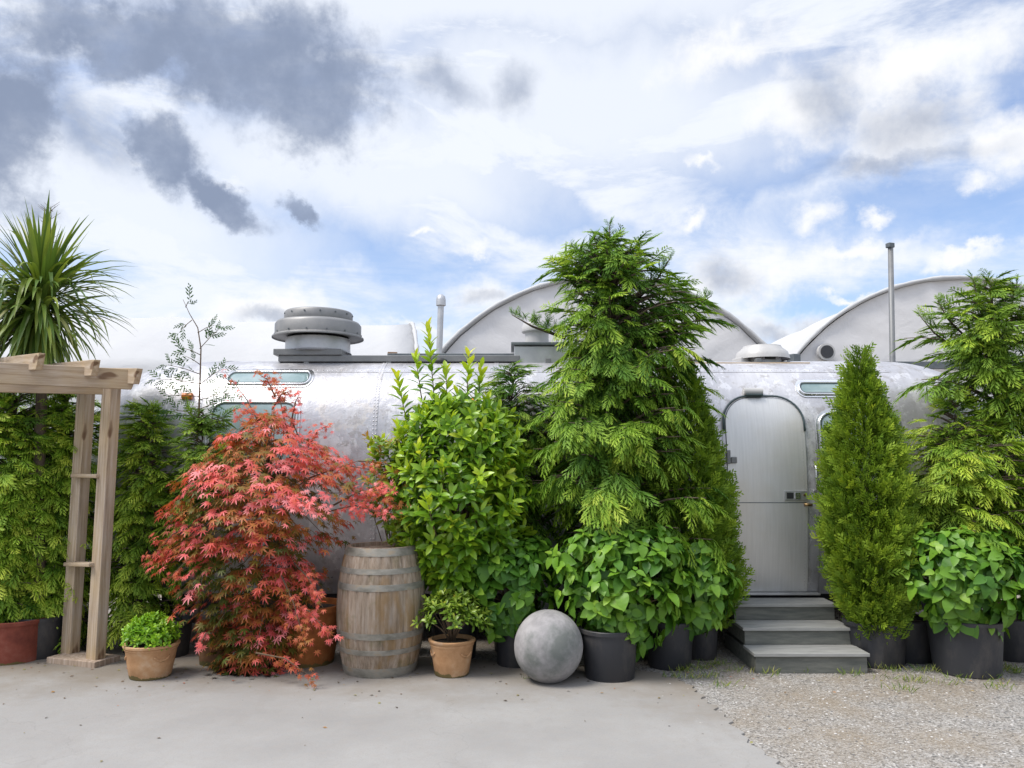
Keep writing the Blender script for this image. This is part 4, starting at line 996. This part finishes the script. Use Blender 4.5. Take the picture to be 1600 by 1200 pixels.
for i in range(npad):
    z = zlo + (zhi - zlo) * (rng.rand() ** .9); az = rng.rand() * 2 * math.pi
    z = round(z / .115) * .115 + rng.randn() * .018
    if math.sin(az) > .1 and rng.rand() < .7: az = -az
    o = np.array([math.cos(az), math.sin(az), 0.]); frac = (.72 + .26 * rng.rand()) if rng.rand() < .72 else .3 + .4 * rng.rand()
    r0 = max(.04, float(f(z, az, .66)) - .13) * frac; c_ = np.array([X0, 6.38, z]) + o * r0
    if i % 2 == 0:
        hub = np.array([X0 + .06, 6.4, min(1.45, z + .35 * r0 + .05)]); mid = (hub + c_) / 2 + np.array([0, 0, .12 * r0 + .03]); brs.append([Vector(hub), Vector(mid), Vector(c_)])
    k = rng.randint(14, 24); tone = (.08 + .38 * rng.rand()) if rng.rand() < .55 else (.5 + .42 * rng.rand())
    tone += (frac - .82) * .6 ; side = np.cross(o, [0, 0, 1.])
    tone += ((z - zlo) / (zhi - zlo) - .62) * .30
    for j in range(k):
        u, v = rng.rand() * .20 - .05, rng.randn() * .085
        p = c_ + o * u + side * v + np.array([0, 0, -.45 * max(u, 0) - .9 * v * v * 4 + rng.randn() * .018])
        pos.append(p); D.append(o * (.8 + .4 * rng.rand()) + side * (v * 8 + rng.randn() * .35) + np.array([0, 0, -.35 - .5 * rng.rand()]))
        U.append(np.array([0, 0, 1.]) + o * .55 + rng.randn(3) * .3); S.append(.036 + .036 * rng.rand()); TT.append(tone + rng.randn() * .09)
# arms that reach out
def maple_arm(p0, p1, n, tone, spread=.05, wob=.03):
    n = int(n * 1.5); hb_ = tk[3] if p0[2] > 1.2 else tk[2]; brs.append([hb_, (hb_ + Vector(p0)) / 2 + Vector((0, 0, .05)), Vector(p0)])
    A, B = np.array(p0), np.array(p1); mid = (A + B) / 2 + np.array([0, 0, .05])
    brs.append([Vector(A), Vector(mid), Vector(B)])
    for j in range(n):
        s_ = .25 + .8 * rng.rand(); s_ = min(s_, 1); p = (1 - s_) ** 2 * A + 2 * s_ * (1 - s_) * mid + s_ * s_ * B + rng.randn(3) * spread * np.array([1, 1, .6])
        pos.append(p); d = nrm(B - A); D.append(d * .6 + rng.randn(3) * .5 + np.array([0, 0, -.3])); U.append(np.array([0, -.6, 1.]) + rng.randn(3) * .3); S.append(.028 + .018 * rng.rand()); TT.append(tone + rng.randn() * .1)
maple_arm(P(520, 790, 6.3), P(605, 765, 6.15), 60, .78, .055); maple_arm(P(510, 800, 6.2), P(596, 800, 6.1), 50, .74, .05); maple_arm(P(500, 740, 6.3), P(585, 735, 6.3), 55, .66, .05)
maple_arm(P(560, 770, 6.2), P(622, 790, 6.1), 34, .6, .04); maple_arm(P(430, 780, 6.0), P(500, 798, 5.75), 40, .85, .04); maple_arm(P(560, 720, 6.3), P(640, 745, 6.3), 26, .45, .04)
maple_arm(P(420, 680, 6.4), P(380, 640, 6.4), 40, .6, .06); maple_arm(P(470, 690, 6.4), P(440, 640, 6.4), 40, .7, .06); maple_arm(P(452, 690, 6.4), P(425, 590, 6.5), 44, .55, .045); maple_arm(P(425, 640, 6.5), P(455, 610, 6.5), 26, .62, .04); maple_arm(P(430, 620, 6.5), P(405, 585, 6.5), 12, .55, .025)
maple_arm(P(455, 660, 6.45), P(468, 615, 6.5), 14, .72, .02); maple_arm(P(420, 690, 6.5), P(352, 580, 6.6), 16, .75, .03); maple_arm(P(430, 700, 6.4), P(370, 655, 6.45), 12, .7, .03); maple_arm(P(480, 700, 6.4), P(512, 665, 6.4), 24, .7, .035)
maple_arm(P(450, 940, 6.0), P(516, 992, 5.85), 34, .7, .03); maple_arm(P(330, 990, 6.0), P(312, 1010, 5.95), 8, .7, .02); maple_arm(P(300, 820, 6.2), P(236, 872, 6.1), 34, .62, .03); maple_arm(P(340, 850, 6.1), P(262, 905, 6.0), 30, .6, .03)
maple_arm(P(440, 900, 6.0), P(478, 1010, 5.8), 40, .5, .045); maple_arm(P(460, 880, 6.05), P(505, 950, 5.85), 34, .62, .04); maple_arm(P(400, 1020, 5.95), P(490, 1060, 5.8), 22, .55, .03)
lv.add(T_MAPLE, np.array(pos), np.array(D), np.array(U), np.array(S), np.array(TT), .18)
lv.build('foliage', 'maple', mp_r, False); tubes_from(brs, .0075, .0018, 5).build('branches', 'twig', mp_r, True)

# ------------------------------------------------------------------ cherry laurel
LY = 6.55
lr = plant('potted_laurel', 715, LY, 'tall glossy laurel with upright yellow-green shoots right of the barrel', 'shrub')
potat(lr, 712, 6.75, .19, .16, .33)
rng = np.random.RandomState(12); lv = Leaves(); stems = []
def laurel_shoot(tip, base, n, ln, size=.115, tone=.5):
    A, B = np.array(base), np.array(tip); ax = nrm(B - A + np.array([0, 0, .3]))
    p, d, u, s_, t = shoot(rng, B - ax * ln, ax, ln, n, 72, 18, size, .12)
    lv.add(T_LAUREL, p, d, u, s_, tone - .30 + .50 * t + rng.randn(n) * .08, .1)
    stems.append([Vector(A), Vector((A + (B - ax * ln)) / 2 + np.array([0, 0, .05])), Vector(B - ax * ln), Vector(B)])
base = np.array([P(712, 900, 6.7).x, 6.7, .45])
for (x, y, d, n, ln) in ((669, 512, 6.5, 46, .62), (733, 552, 6.55, 36, .5), (697, 578, 6.5, 26, .4), (620, 588, 6.5, 30, .42), (716, 610, 6.4, 26, .35), (762, 620, 6.5, 26, .35), (598, 688, 6.4, 20, .26), (622, 668, 6.35, 26, .3), (668, 640, 6.35, 26, .34), (706, 650, 6.2, 26, .32), (770, 655, 6.35, 24, .3), (740, 690, 6.2, 24, .28), (800, 690, 6.4, 22, .25), (655, 700, 6.1, 24, .26), (690, 730, 6.05, 22, .25), (668, 780, 5.95, 22, .22), (795, 730, 6.3, 20, .22), (582, 700, 6.45, 16, .2), (745, 760, 6.1, 22, .24), (650, 560, 6.6, 18, .3), (752, 575, 6.6, 20, .3)):
    laurel_shoot(P(x, y, d), base, int(n * .9), ln, .138, .55)
tab = [(640, 680, 760), (680, 640, 800), (720, 625, 815), (780, 615, 830), (840, 625, 820), (890, 650, 780), (915, 680, 750)]
f, zlo, zhi = profile(tab, 715, LY); X0 = P(715, 700, LY).x
for i in range(360):
    z = zlo + (zhi - zlo) * rng.rand(); az = rng.rand() * 2 * math.pi
    if math.sin(az) > .2 and rng.rand() < .65: az = -az
    o = np.array([math.cos(az), math.sin(az), 0]); r0 = float(f(z, az)) * (.5 + .5 * rng.rand() ** .5); p = np.array([X0, LY, z]) + o * r0
    ax = nrm(o * .8 + np.array([0, 0, .75]) + rng.randn(3) * .25); n = rng.randint(8, 14)
    pp, d, u, s_, t = shoot(rng, p, ax, .12, n, 88, 30, .135, .15); lv.add(T_LAUREL, pp, d, u, s_, .25 + .25 * t + rng.randn() * .09 + rng.randn(n) * .07, .1)
    if i % 3 == 0: stems.append([Vector(base), Vector((base + p) / 2), Vector(p)])
lv.build('foliage', 'laurel', lr); tubes_from(stems, .010, .003, 5).build('stems', 'twig', lr, True)

# bronze leaved shrub standing in the gap above the barrel
br_ = plant('barrel_shrub', 612, 6.5, 'bronze and green shrub growing out over the barrel top', 'shrub')
rng = np.random.RandomState(18); lv = Leaves(); stems = []; b_ = np.array([P(620, 880, 6.85).x, 6.85, .3])
potat(br_, 622, 6.9, .15, .13, .3)
for i in range(95):
    x = rng.uniform(575, 650); y = rng.uniform(690, 835); dd = 6.5 + rng.uniform(-.22, .25)
    if y > 810 and x < 600: continue
    p = np.array(P(x, y, dd)); ax = nrm(np.array([(x - 615) / 60, -.5, .9]) + rng.randn(3) * .3); n = 9
    pp, d, u, s_, t = shoot(rng, p, ax, .07, n, 85, 30, .075, .2); lv.add(T_SMALL, pp, d, u, s_, (.2 + .35 * t + rng.rand() * .35 + rng.randn(n) * .06), .1)
    if i % 4 == 0: stems.append([Vector(b_), Vector((b_ * .5 + p * .5)) + Vector((0, .05, .1)), Vector(p)])
lv.build('foliage', 'photinia', br_); tubes_from(stems, .008, .002, 5).build('stems', 'twig', br_, True)

# ------------------------------------------------------------------ hydrangeas
def hydrangea(cx, Y, tab, n, seed, label, potspec, dep=.75, size=.115, tone=.5, cy_off=-.05):
    r_ = plant('potted_hydrangea', cx, Y, label, 'hydrangea', 'leafy hydrangeas in black pots')
    rng = np.random.RandomState(seed); lv = Leaves(); stems = []; f, zlo, zhi = profile(tab, cx, Y); X0 = P(cx, 900, Y).x
    pcx, pY, rt, rb, h = potspec; potat(r_, pcx, pY, rt, rb, h); b_ = Vector((P(pcx, 1000, pY).x, pY, h - .03))
    for i in range(n):
        z = zlo + (zhi - zlo) * rng.rand(); az = rng.rand() * 2 * math.pi
        if math.sin(az) > .1 and rng.rand() < .75: az = -az
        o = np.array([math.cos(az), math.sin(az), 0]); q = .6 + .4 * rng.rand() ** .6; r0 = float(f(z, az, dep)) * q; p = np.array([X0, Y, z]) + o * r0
        hf = (z - zlo) / (zhi - zlo); ax = nrm(o * (1.1 - .7 * hf) + np.array([0, 0, .35 + .6 * hf]) + rng.randn(3) * .2); k = rng.randint(5, 8)
        pp, d, u, s_, t = shoot(rng, p, ax, .045, k, 105, 55, size, .14)
        d[:, 2] -= .45; d += rng.randn(k, 3) * .15
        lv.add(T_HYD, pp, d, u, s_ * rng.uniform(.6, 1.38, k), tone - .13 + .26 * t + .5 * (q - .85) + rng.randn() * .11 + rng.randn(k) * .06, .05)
        if i % 3 == 0: stems.append([b_, b_.lerp(Vector(p), .5) + Vector((0, 0, .06)), Vector(p)])
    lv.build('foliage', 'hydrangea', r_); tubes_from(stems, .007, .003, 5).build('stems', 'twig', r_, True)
hydrangea(795, 6.45, [(845, 750, 850), (880, 725, 880), (920, 720, 880), (955, 735, 850), (985, 760, 820)], 115, 51, 'leafy hydrangea just left of the concrete ball, behind the small potted shrub', (806, 6.5, .17, .15, .36), tone=.42)
hydrangea(962, 6.25, [(828, 900, 1040), (870, 862, 1080), (920, 865, 1080), (950, 880, 1060), (980, 905, 1040), (1008, 930, 1000)], 175, 52, 'full leafy hydrangea just right of the concrete ball, largest black pot', (952, 6.12, .215, .185, .37), tone=.52)
hydrangea(1085, 6.45, [(850, 1040, 1110), (885, 1030, 1140), (920, 1028, 1148), (955, 1040, 1125), (975, 1060, 1100)], 100, 53, 'leafy hydrangea left of the entry steps below the thuja', (1045, 6.48, .20, .17, .36), tone=.5)
hydrangea(1492, 6.3, [(830, 1440, 1560), (860, 1405, 1600), (900, 1395, 1625), (935, 1420, 1610), (965, 1450, 1575), (985, 1480, 1560)], 165, 54, 'leafy hydrangea in a black pot right of the columnar thuja', (1508, 6.3, .27, .235, .41), tone=.52)
# spare nursery pots seen in the shade
def spare_pot(cx, Y, rt, rb, h, label, mat='black_plastic'):
    r_ = thing('nursery_pot', (P(cx, 1000, Y).x, Y, 0), label, 'plant pot', 'spare nursery pots'); pot(r_, (P(cx, 1000, Y).x, Y, 0), rt, rb, h, mat)
spare_pot(1094, 6.75, .15, .13, .33, 'black nursery pot between the hydrangea pots and the entry steps')
spare_pot(1416, 6.7, .22, .19, .33, 'shaded black nursery pot between the thuja and the right hydrangea')
spare_pot(262, 6.8, .19, .17, .30, 'black nursery pot in shade right of the small round boxwood')

# ------------------------------------------------------------------ small terracotta plants
def terracotta(root, cx, Y, rt, rb, h):
    c = (P(cx, 1030, Y).x, Y, .012)
    prof = [(rb * .95, 0), (rb, .006), (rb + (rt - rb) * .5, h * .45), (rt * .97, h * .80), (rt * .985, h * .82), (rt * 1.02, h * .86), (rt * 1.0, h * .90), (rt * 1.07, h * .93), (rt * 1.08, h * .985), (rt * 1.04, h), (rt * .93, h), (rt * .9, h - .04)]
    MB().lathe(c, prof, 56).build('pot', 'terracotta', root, True, sharp=50)
    for a0 in (200, 320):
        pts_ = []
        for i in range(9):
            a = R(a0 + (i - 4) * 5); zz = h * .68 - .03 * (1 - ((i - 4) / 4) ** 2); rr = rb + (rt - rb) * (zz / h) * 1.05 + .003; pts_.append((c[0] + rr * math.cos(a), c[1] + rr * math.sin(a), c[2] + zz))
        MB().tube(pts_, .008, 6).build('moulding', 'terracotta', root, True)
    MB().lathe((c[0], c[1], c[2] + h - .03), [(rt * .92, 0), (.01, .015)], 24, False, True).build('soil', 'soil', root, True); return c
r_ = plant('potted_boxwood', 232, 6.12, 'low bright green boxwood mound in a terracotta pot beside the pergola foot', 'potted plant')
c = terracotta(r_, 236, 6.12, .185, .145, .245)
rng = np.random.RandomState(61); lv = Leaves(); stems = []
for i in range(420):
    a = rng.rand() * 6.283; e = rng.rand() ** .7 * 1.5; rr = .235 * (.75 + .25 * rng.rand()); o = np.array([math.cos(a) * math.cos(e), math.sin(a) * math.cos(e), math.sin(e)])
    p = np.array([c[0] - .01, c[1], c[2] + .235]) + o * np.array([1.0, .9, .88]) * rr * (1 + .08 * math.sin(5 * a)); n = 7
    pp, d, u, s_, t = shoot(rng, p - o * .03, nrm(o + np.array([0, 0, .5]) + rng.randn(3) * .25), .035, n, 80, 30, .042, .2); lv.add(T_SMALLF, pp, d, u, s_, .35 + .35 * t + rng.randn(n) * .1, .1)
for i in range(14):
    a = i * .45; stems.append([Vector(c) + Vector((0, 0, .2)), Vector(c) + Vector((.12 * math.cos(a), .12 * math.sin(a), .32))])
lv.build('foliage', 'boxwood', r_); tubes_from(stems, .004, .002, 5).build('stems', 'twig', r_, True)
r_ = plant('potted_shrub', 706, 6.15, 'small twiggy shrub in a terracotta pot between the barrel and the concrete ball', 'potted plant')
c = terracotta(r_, 706, 6.18, .165, .128, .262)
rng = np.random.RandomState(62); lv = Leaves(); stems = []
for i in range(150):
    a = rng.rand() * 6.283; e = (rng.rand() ** .8) * 1.45 ; q = .7 + .3 * rng.rand(); o = np.array([math.cos(a) * math.cos(e), math.sin(a) * math.cos(e), math.sin(e)])
    p = np.array([c[0], c[1], c[2] + .36]) + o * np.array([.27, .24, .22]) * q; n = 8
    pp, d, u, s_, t = shoot(rng, p, nrm(o * .8 + np.array([0, 0, .7]) + rng.randn(3) * .25), .04, n, 88, 35, .062, .2); lv.add(T_SMALL, pp, d, u, s_, .30 + .3 * t + rng.rand() * .2 + rng.randn(n) * .08, .1)
    if i % 6 == 0: stems.append([Vector(c) + Vector((rng.randn() * .015, rng.randn() * .015, .23)), Vector(c) + Vector((o[0] * .1, o[1] * .1, .34)), Vector(p)])
lv.build('foliage', 'azalea', r_); tubes_from(stems, .006, .002, 5).build('stems', 'twig', r_, True)

# ------------------------------------------------------------------ cordyline
CY = 6.75; cc = np.array(P(62, 478, CY)); r_ = plant('cordyline_palm', 72, CY, 'spiky cordyline palm head of long sword leaves above the pergola', 'palm')
potat(r_, 60, 6.75, .2, .17, .34)
MB().tube([(P(62, 1000, CY).x, CY, .3), (P(58, 800, CY).x, CY, P(58, 800, CY).z), (P(66, 600, CY).x, CY, P(66, 600, CY).z), (cc[0], CY, cc[2])], [.055, .05, .045, .05], 12).build('trunk', 'bark', r_, True)
rng = np.random.RandomState(71); V = []; F = []; T = []
nl = 460
for i in range(nl):
    el = R(-78 + 160 * rng.rand()); az = rng.rand() * 2 * math.pi
    if math.sin(az) > .5 and rng.rand() < .3: az = -az
    d0 = np.array([math.cos(az) * math.cos(el), math.sin(az) * math.cos(el), math.sin(el)]); ln = (.62 + .24 * rng.rand()) * (1.0 if el > -.4 else .95)
    g_ = (.45 + .8 * rng.rand()) * (1 if el < .9 else .35) * (1.6 if rng.rand() < .12 else 1); p = cc + np.array([0, 0, (rng.rand() - .45) * .34]); w0 = .0155 + .008 * rng.rand(); seg = 8; tn = .2 + .45 * rng.rand() + (.35 if rng.rand() < .08 else 0)
    side = nrm(np.cross(d0, [0.01, 0.02, 1])); k0 = len(V); d = d0.copy()
    kink = rng.randint(3, 7) if rng.rand() < .15 and el < .8 else 99
    for s_ in range(seg + 1):
        t = s_ / seg; wd = w0 * (.55 + 1.1 * t if t < .4 else 1.0 * (1 - ((t - .4) / .6) ** 2.2)); wd = max(wd, .0006); upv = nrm(np.cross(side, d))
        V += [p - side * wd + upv * wd * .35, p.copy(), p + side * wd + upv * wd * .35]; T += [tn + t * .15] * 3
        p = p + d * ln / seg; d = nrm(d + np.array([0, 0, -1]) * g_ * (t + .1) * .32 + (np.array([0, 0, -1.6]) if s_ == kink else 0))
    for s_ in range(seg):
        a = k0 + 3 * s_
        F += [(a, a + 1, a + 4), (a, a + 4, a + 3), (a + 1, a + 2, a + 5), (a + 1, a + 5, a + 4)]
mk('fronds', V, np.array(F), 'sword', r_, True, np.clip(T, 0, 1))
m = MB(); top = P(80, 325, CY); m.tube([Vector(cc), P(78, 400, CY), top], [.008, .005, .002], 5)
for i in range(26):
    q = P(78 + rng.randn() * 2, 325 + 70 * rng.rand(), CY); a = rng.rand() * 6.28; m.tube([q, q + Vector((.09 * math.cos(a), .05 * math.sin(a), .07))], [.0025, .001], 4)
m.build('flower_stalk', 'twig', r_)

# ================================================================== LITTER AND GROUND COVER
def scatter_ground(n, region, seed):
    rng = np.random.RandomState(seed); x0, x1, y0, y1 = region; return rng, np.stack([rng.uniform(x0, x1, n), rng.uniform(y0, y1, n)], -1)
ico = np.array([(0, 0, .6), (1, 0, 0), (.3, .9, 0), (-.8, .6, 0), (-.8, -.6, 0), (.3, -.95, 0), (.5, .4, .45), (-.5, .3, .5), (-.1, -.6, .45)])
icoF = np.array([(0, 6, 7), (0, 7, 8), (0, 8, 6), (6, 1, 2), (6, 2, 7), (7, 2, 3), (7, 3, 4), (7, 4, 8), (8, 4, 5), (8, 5, 6), (6, 5, 1)])
fx = np.array([p.x for p in fine]); fy = np.array([p.y for p in fine])
def on_pave(q):
    o = np.argsort(fy[:150]); xe = np.interp(q[:, 1], fy[:150][o], fx[:150][o]); return (q[:, 0] < xe + .03) & (q[:, 1] < 6.35)
rng, q = scatter_ground(16000, (.9, 6.0, 3.6, 7.0), 81); op = on_pave(q); q = q[~op | (rng.rand(len(q)) < .035)]; n = len(q); zz_ = np.where(on_pave(q), .012, 0.)
lv = Leaves(); a = rng.rand(n) * 6.28; lv.add((ico * np.array([1, .8, .7]), icoF, np.full(len(ico), .5)), np.c_[q, zz_], np.stack([np.cos(a), np.sin(a), rng.randn(n) * .1], -1), np.tile([0, 0, 1.], (n, 1)), .003 + .008 * rng.rand(n) ** 2.2, rng.rand(n), 0)
o = mk('gravel', np.concatenate(lv.V), np.concatenate(lv.F), 'pebble', None, False, np.clip(np.concatenate(lv.T), 0, 1)); tag(o, 'loose gravel stones scattered right of the pavement', 'gravel', kind='stuff')
rng, q = scatter_ground(3400, (-4.6, 5.0, 3.6, 7.1), 82)
keep = (rng.rand(len(q)) < np.clip((q[:, 1] - 5.2) / 1.3, .06, 1)); q = q[keep]; n = len(q); a = rng.rand(n) * 6.28
lv = Leaves(); lv.add(T_SMALLF, np.c_[q, np.full(n, .016)], np.stack([np.cos(a), np.sin(a), rng.rand(n) * .2], -1), np.tile([0, 0, 1.], (n, 1)) + rng.randn(n, 3) * .25, .008 + .03 * rng.rand(n) ** 3, rng.rand(n), 0)
o = mk('leaf_litter', np.concatenate(lv.V), np.concatenate(lv.F), 'litter', None, False, np.clip(np.concatenate(lv.T), 0, 1)); tag(o, 'dry leaf litter and crumbs strewn along the pots', 'leaf litter', kind='stuff')
# weeds and grass
rng = np.random.RandomState(83); spots = [(1200, 1056, 30), (1250, 1050, 25), (1330, 1056, 40), (1410, 1080, 30), (1480, 1070, 30), (1560, 1075, 40), (1070, 1050, 60), (1100, 1060, 40), (1132, 1074, 30), (1430, 1066, 60), (1062, 1060, 40), (1120, 1040, 60), (1095, 1046, 50), (1400, 1050, 40), (1380, 1062, 16), (1570, 1048, 80), (1450, 1050, 50), (1590, 1052, 60), (1150, 1050, 30), (830, 1062, 16), (560, 1050, 10), (1540, 1062, 30), (1500, 1062, 30), (1365, 1045, 24), (690, 1046, 10), (1085, 1062, 20)]
lv = Leaves(); pos = []; D = []; U = []; S = []
for (x, y, k) in spots:
    g0 = G(x, y)
    for i in range(k):
        pos.append((g0.x + rng.randn() * .06, g0.y + rng.randn() * .035, .004)); D.append((rng.randn() * .5, rng.randn() * .5, .8)); U.append(rng.randn(3)); S.append(.025 + .05 * rng.rand())
lv.add(leaf_tpl(.10, 3, .2, .4, .3), np.array(pos), np.array(D), np.array(U), np.array(S), rng.rand(len(pos)), .1)
o = mk('grass', np.concatenate(lv.V), np.concatenate(lv.F), 'grass', None, False, np.clip(np.concatenate(lv.T), 0, 1)); tag(o, 'tufts of weeds and grass in the gravel', 'grass', kind='stuff')
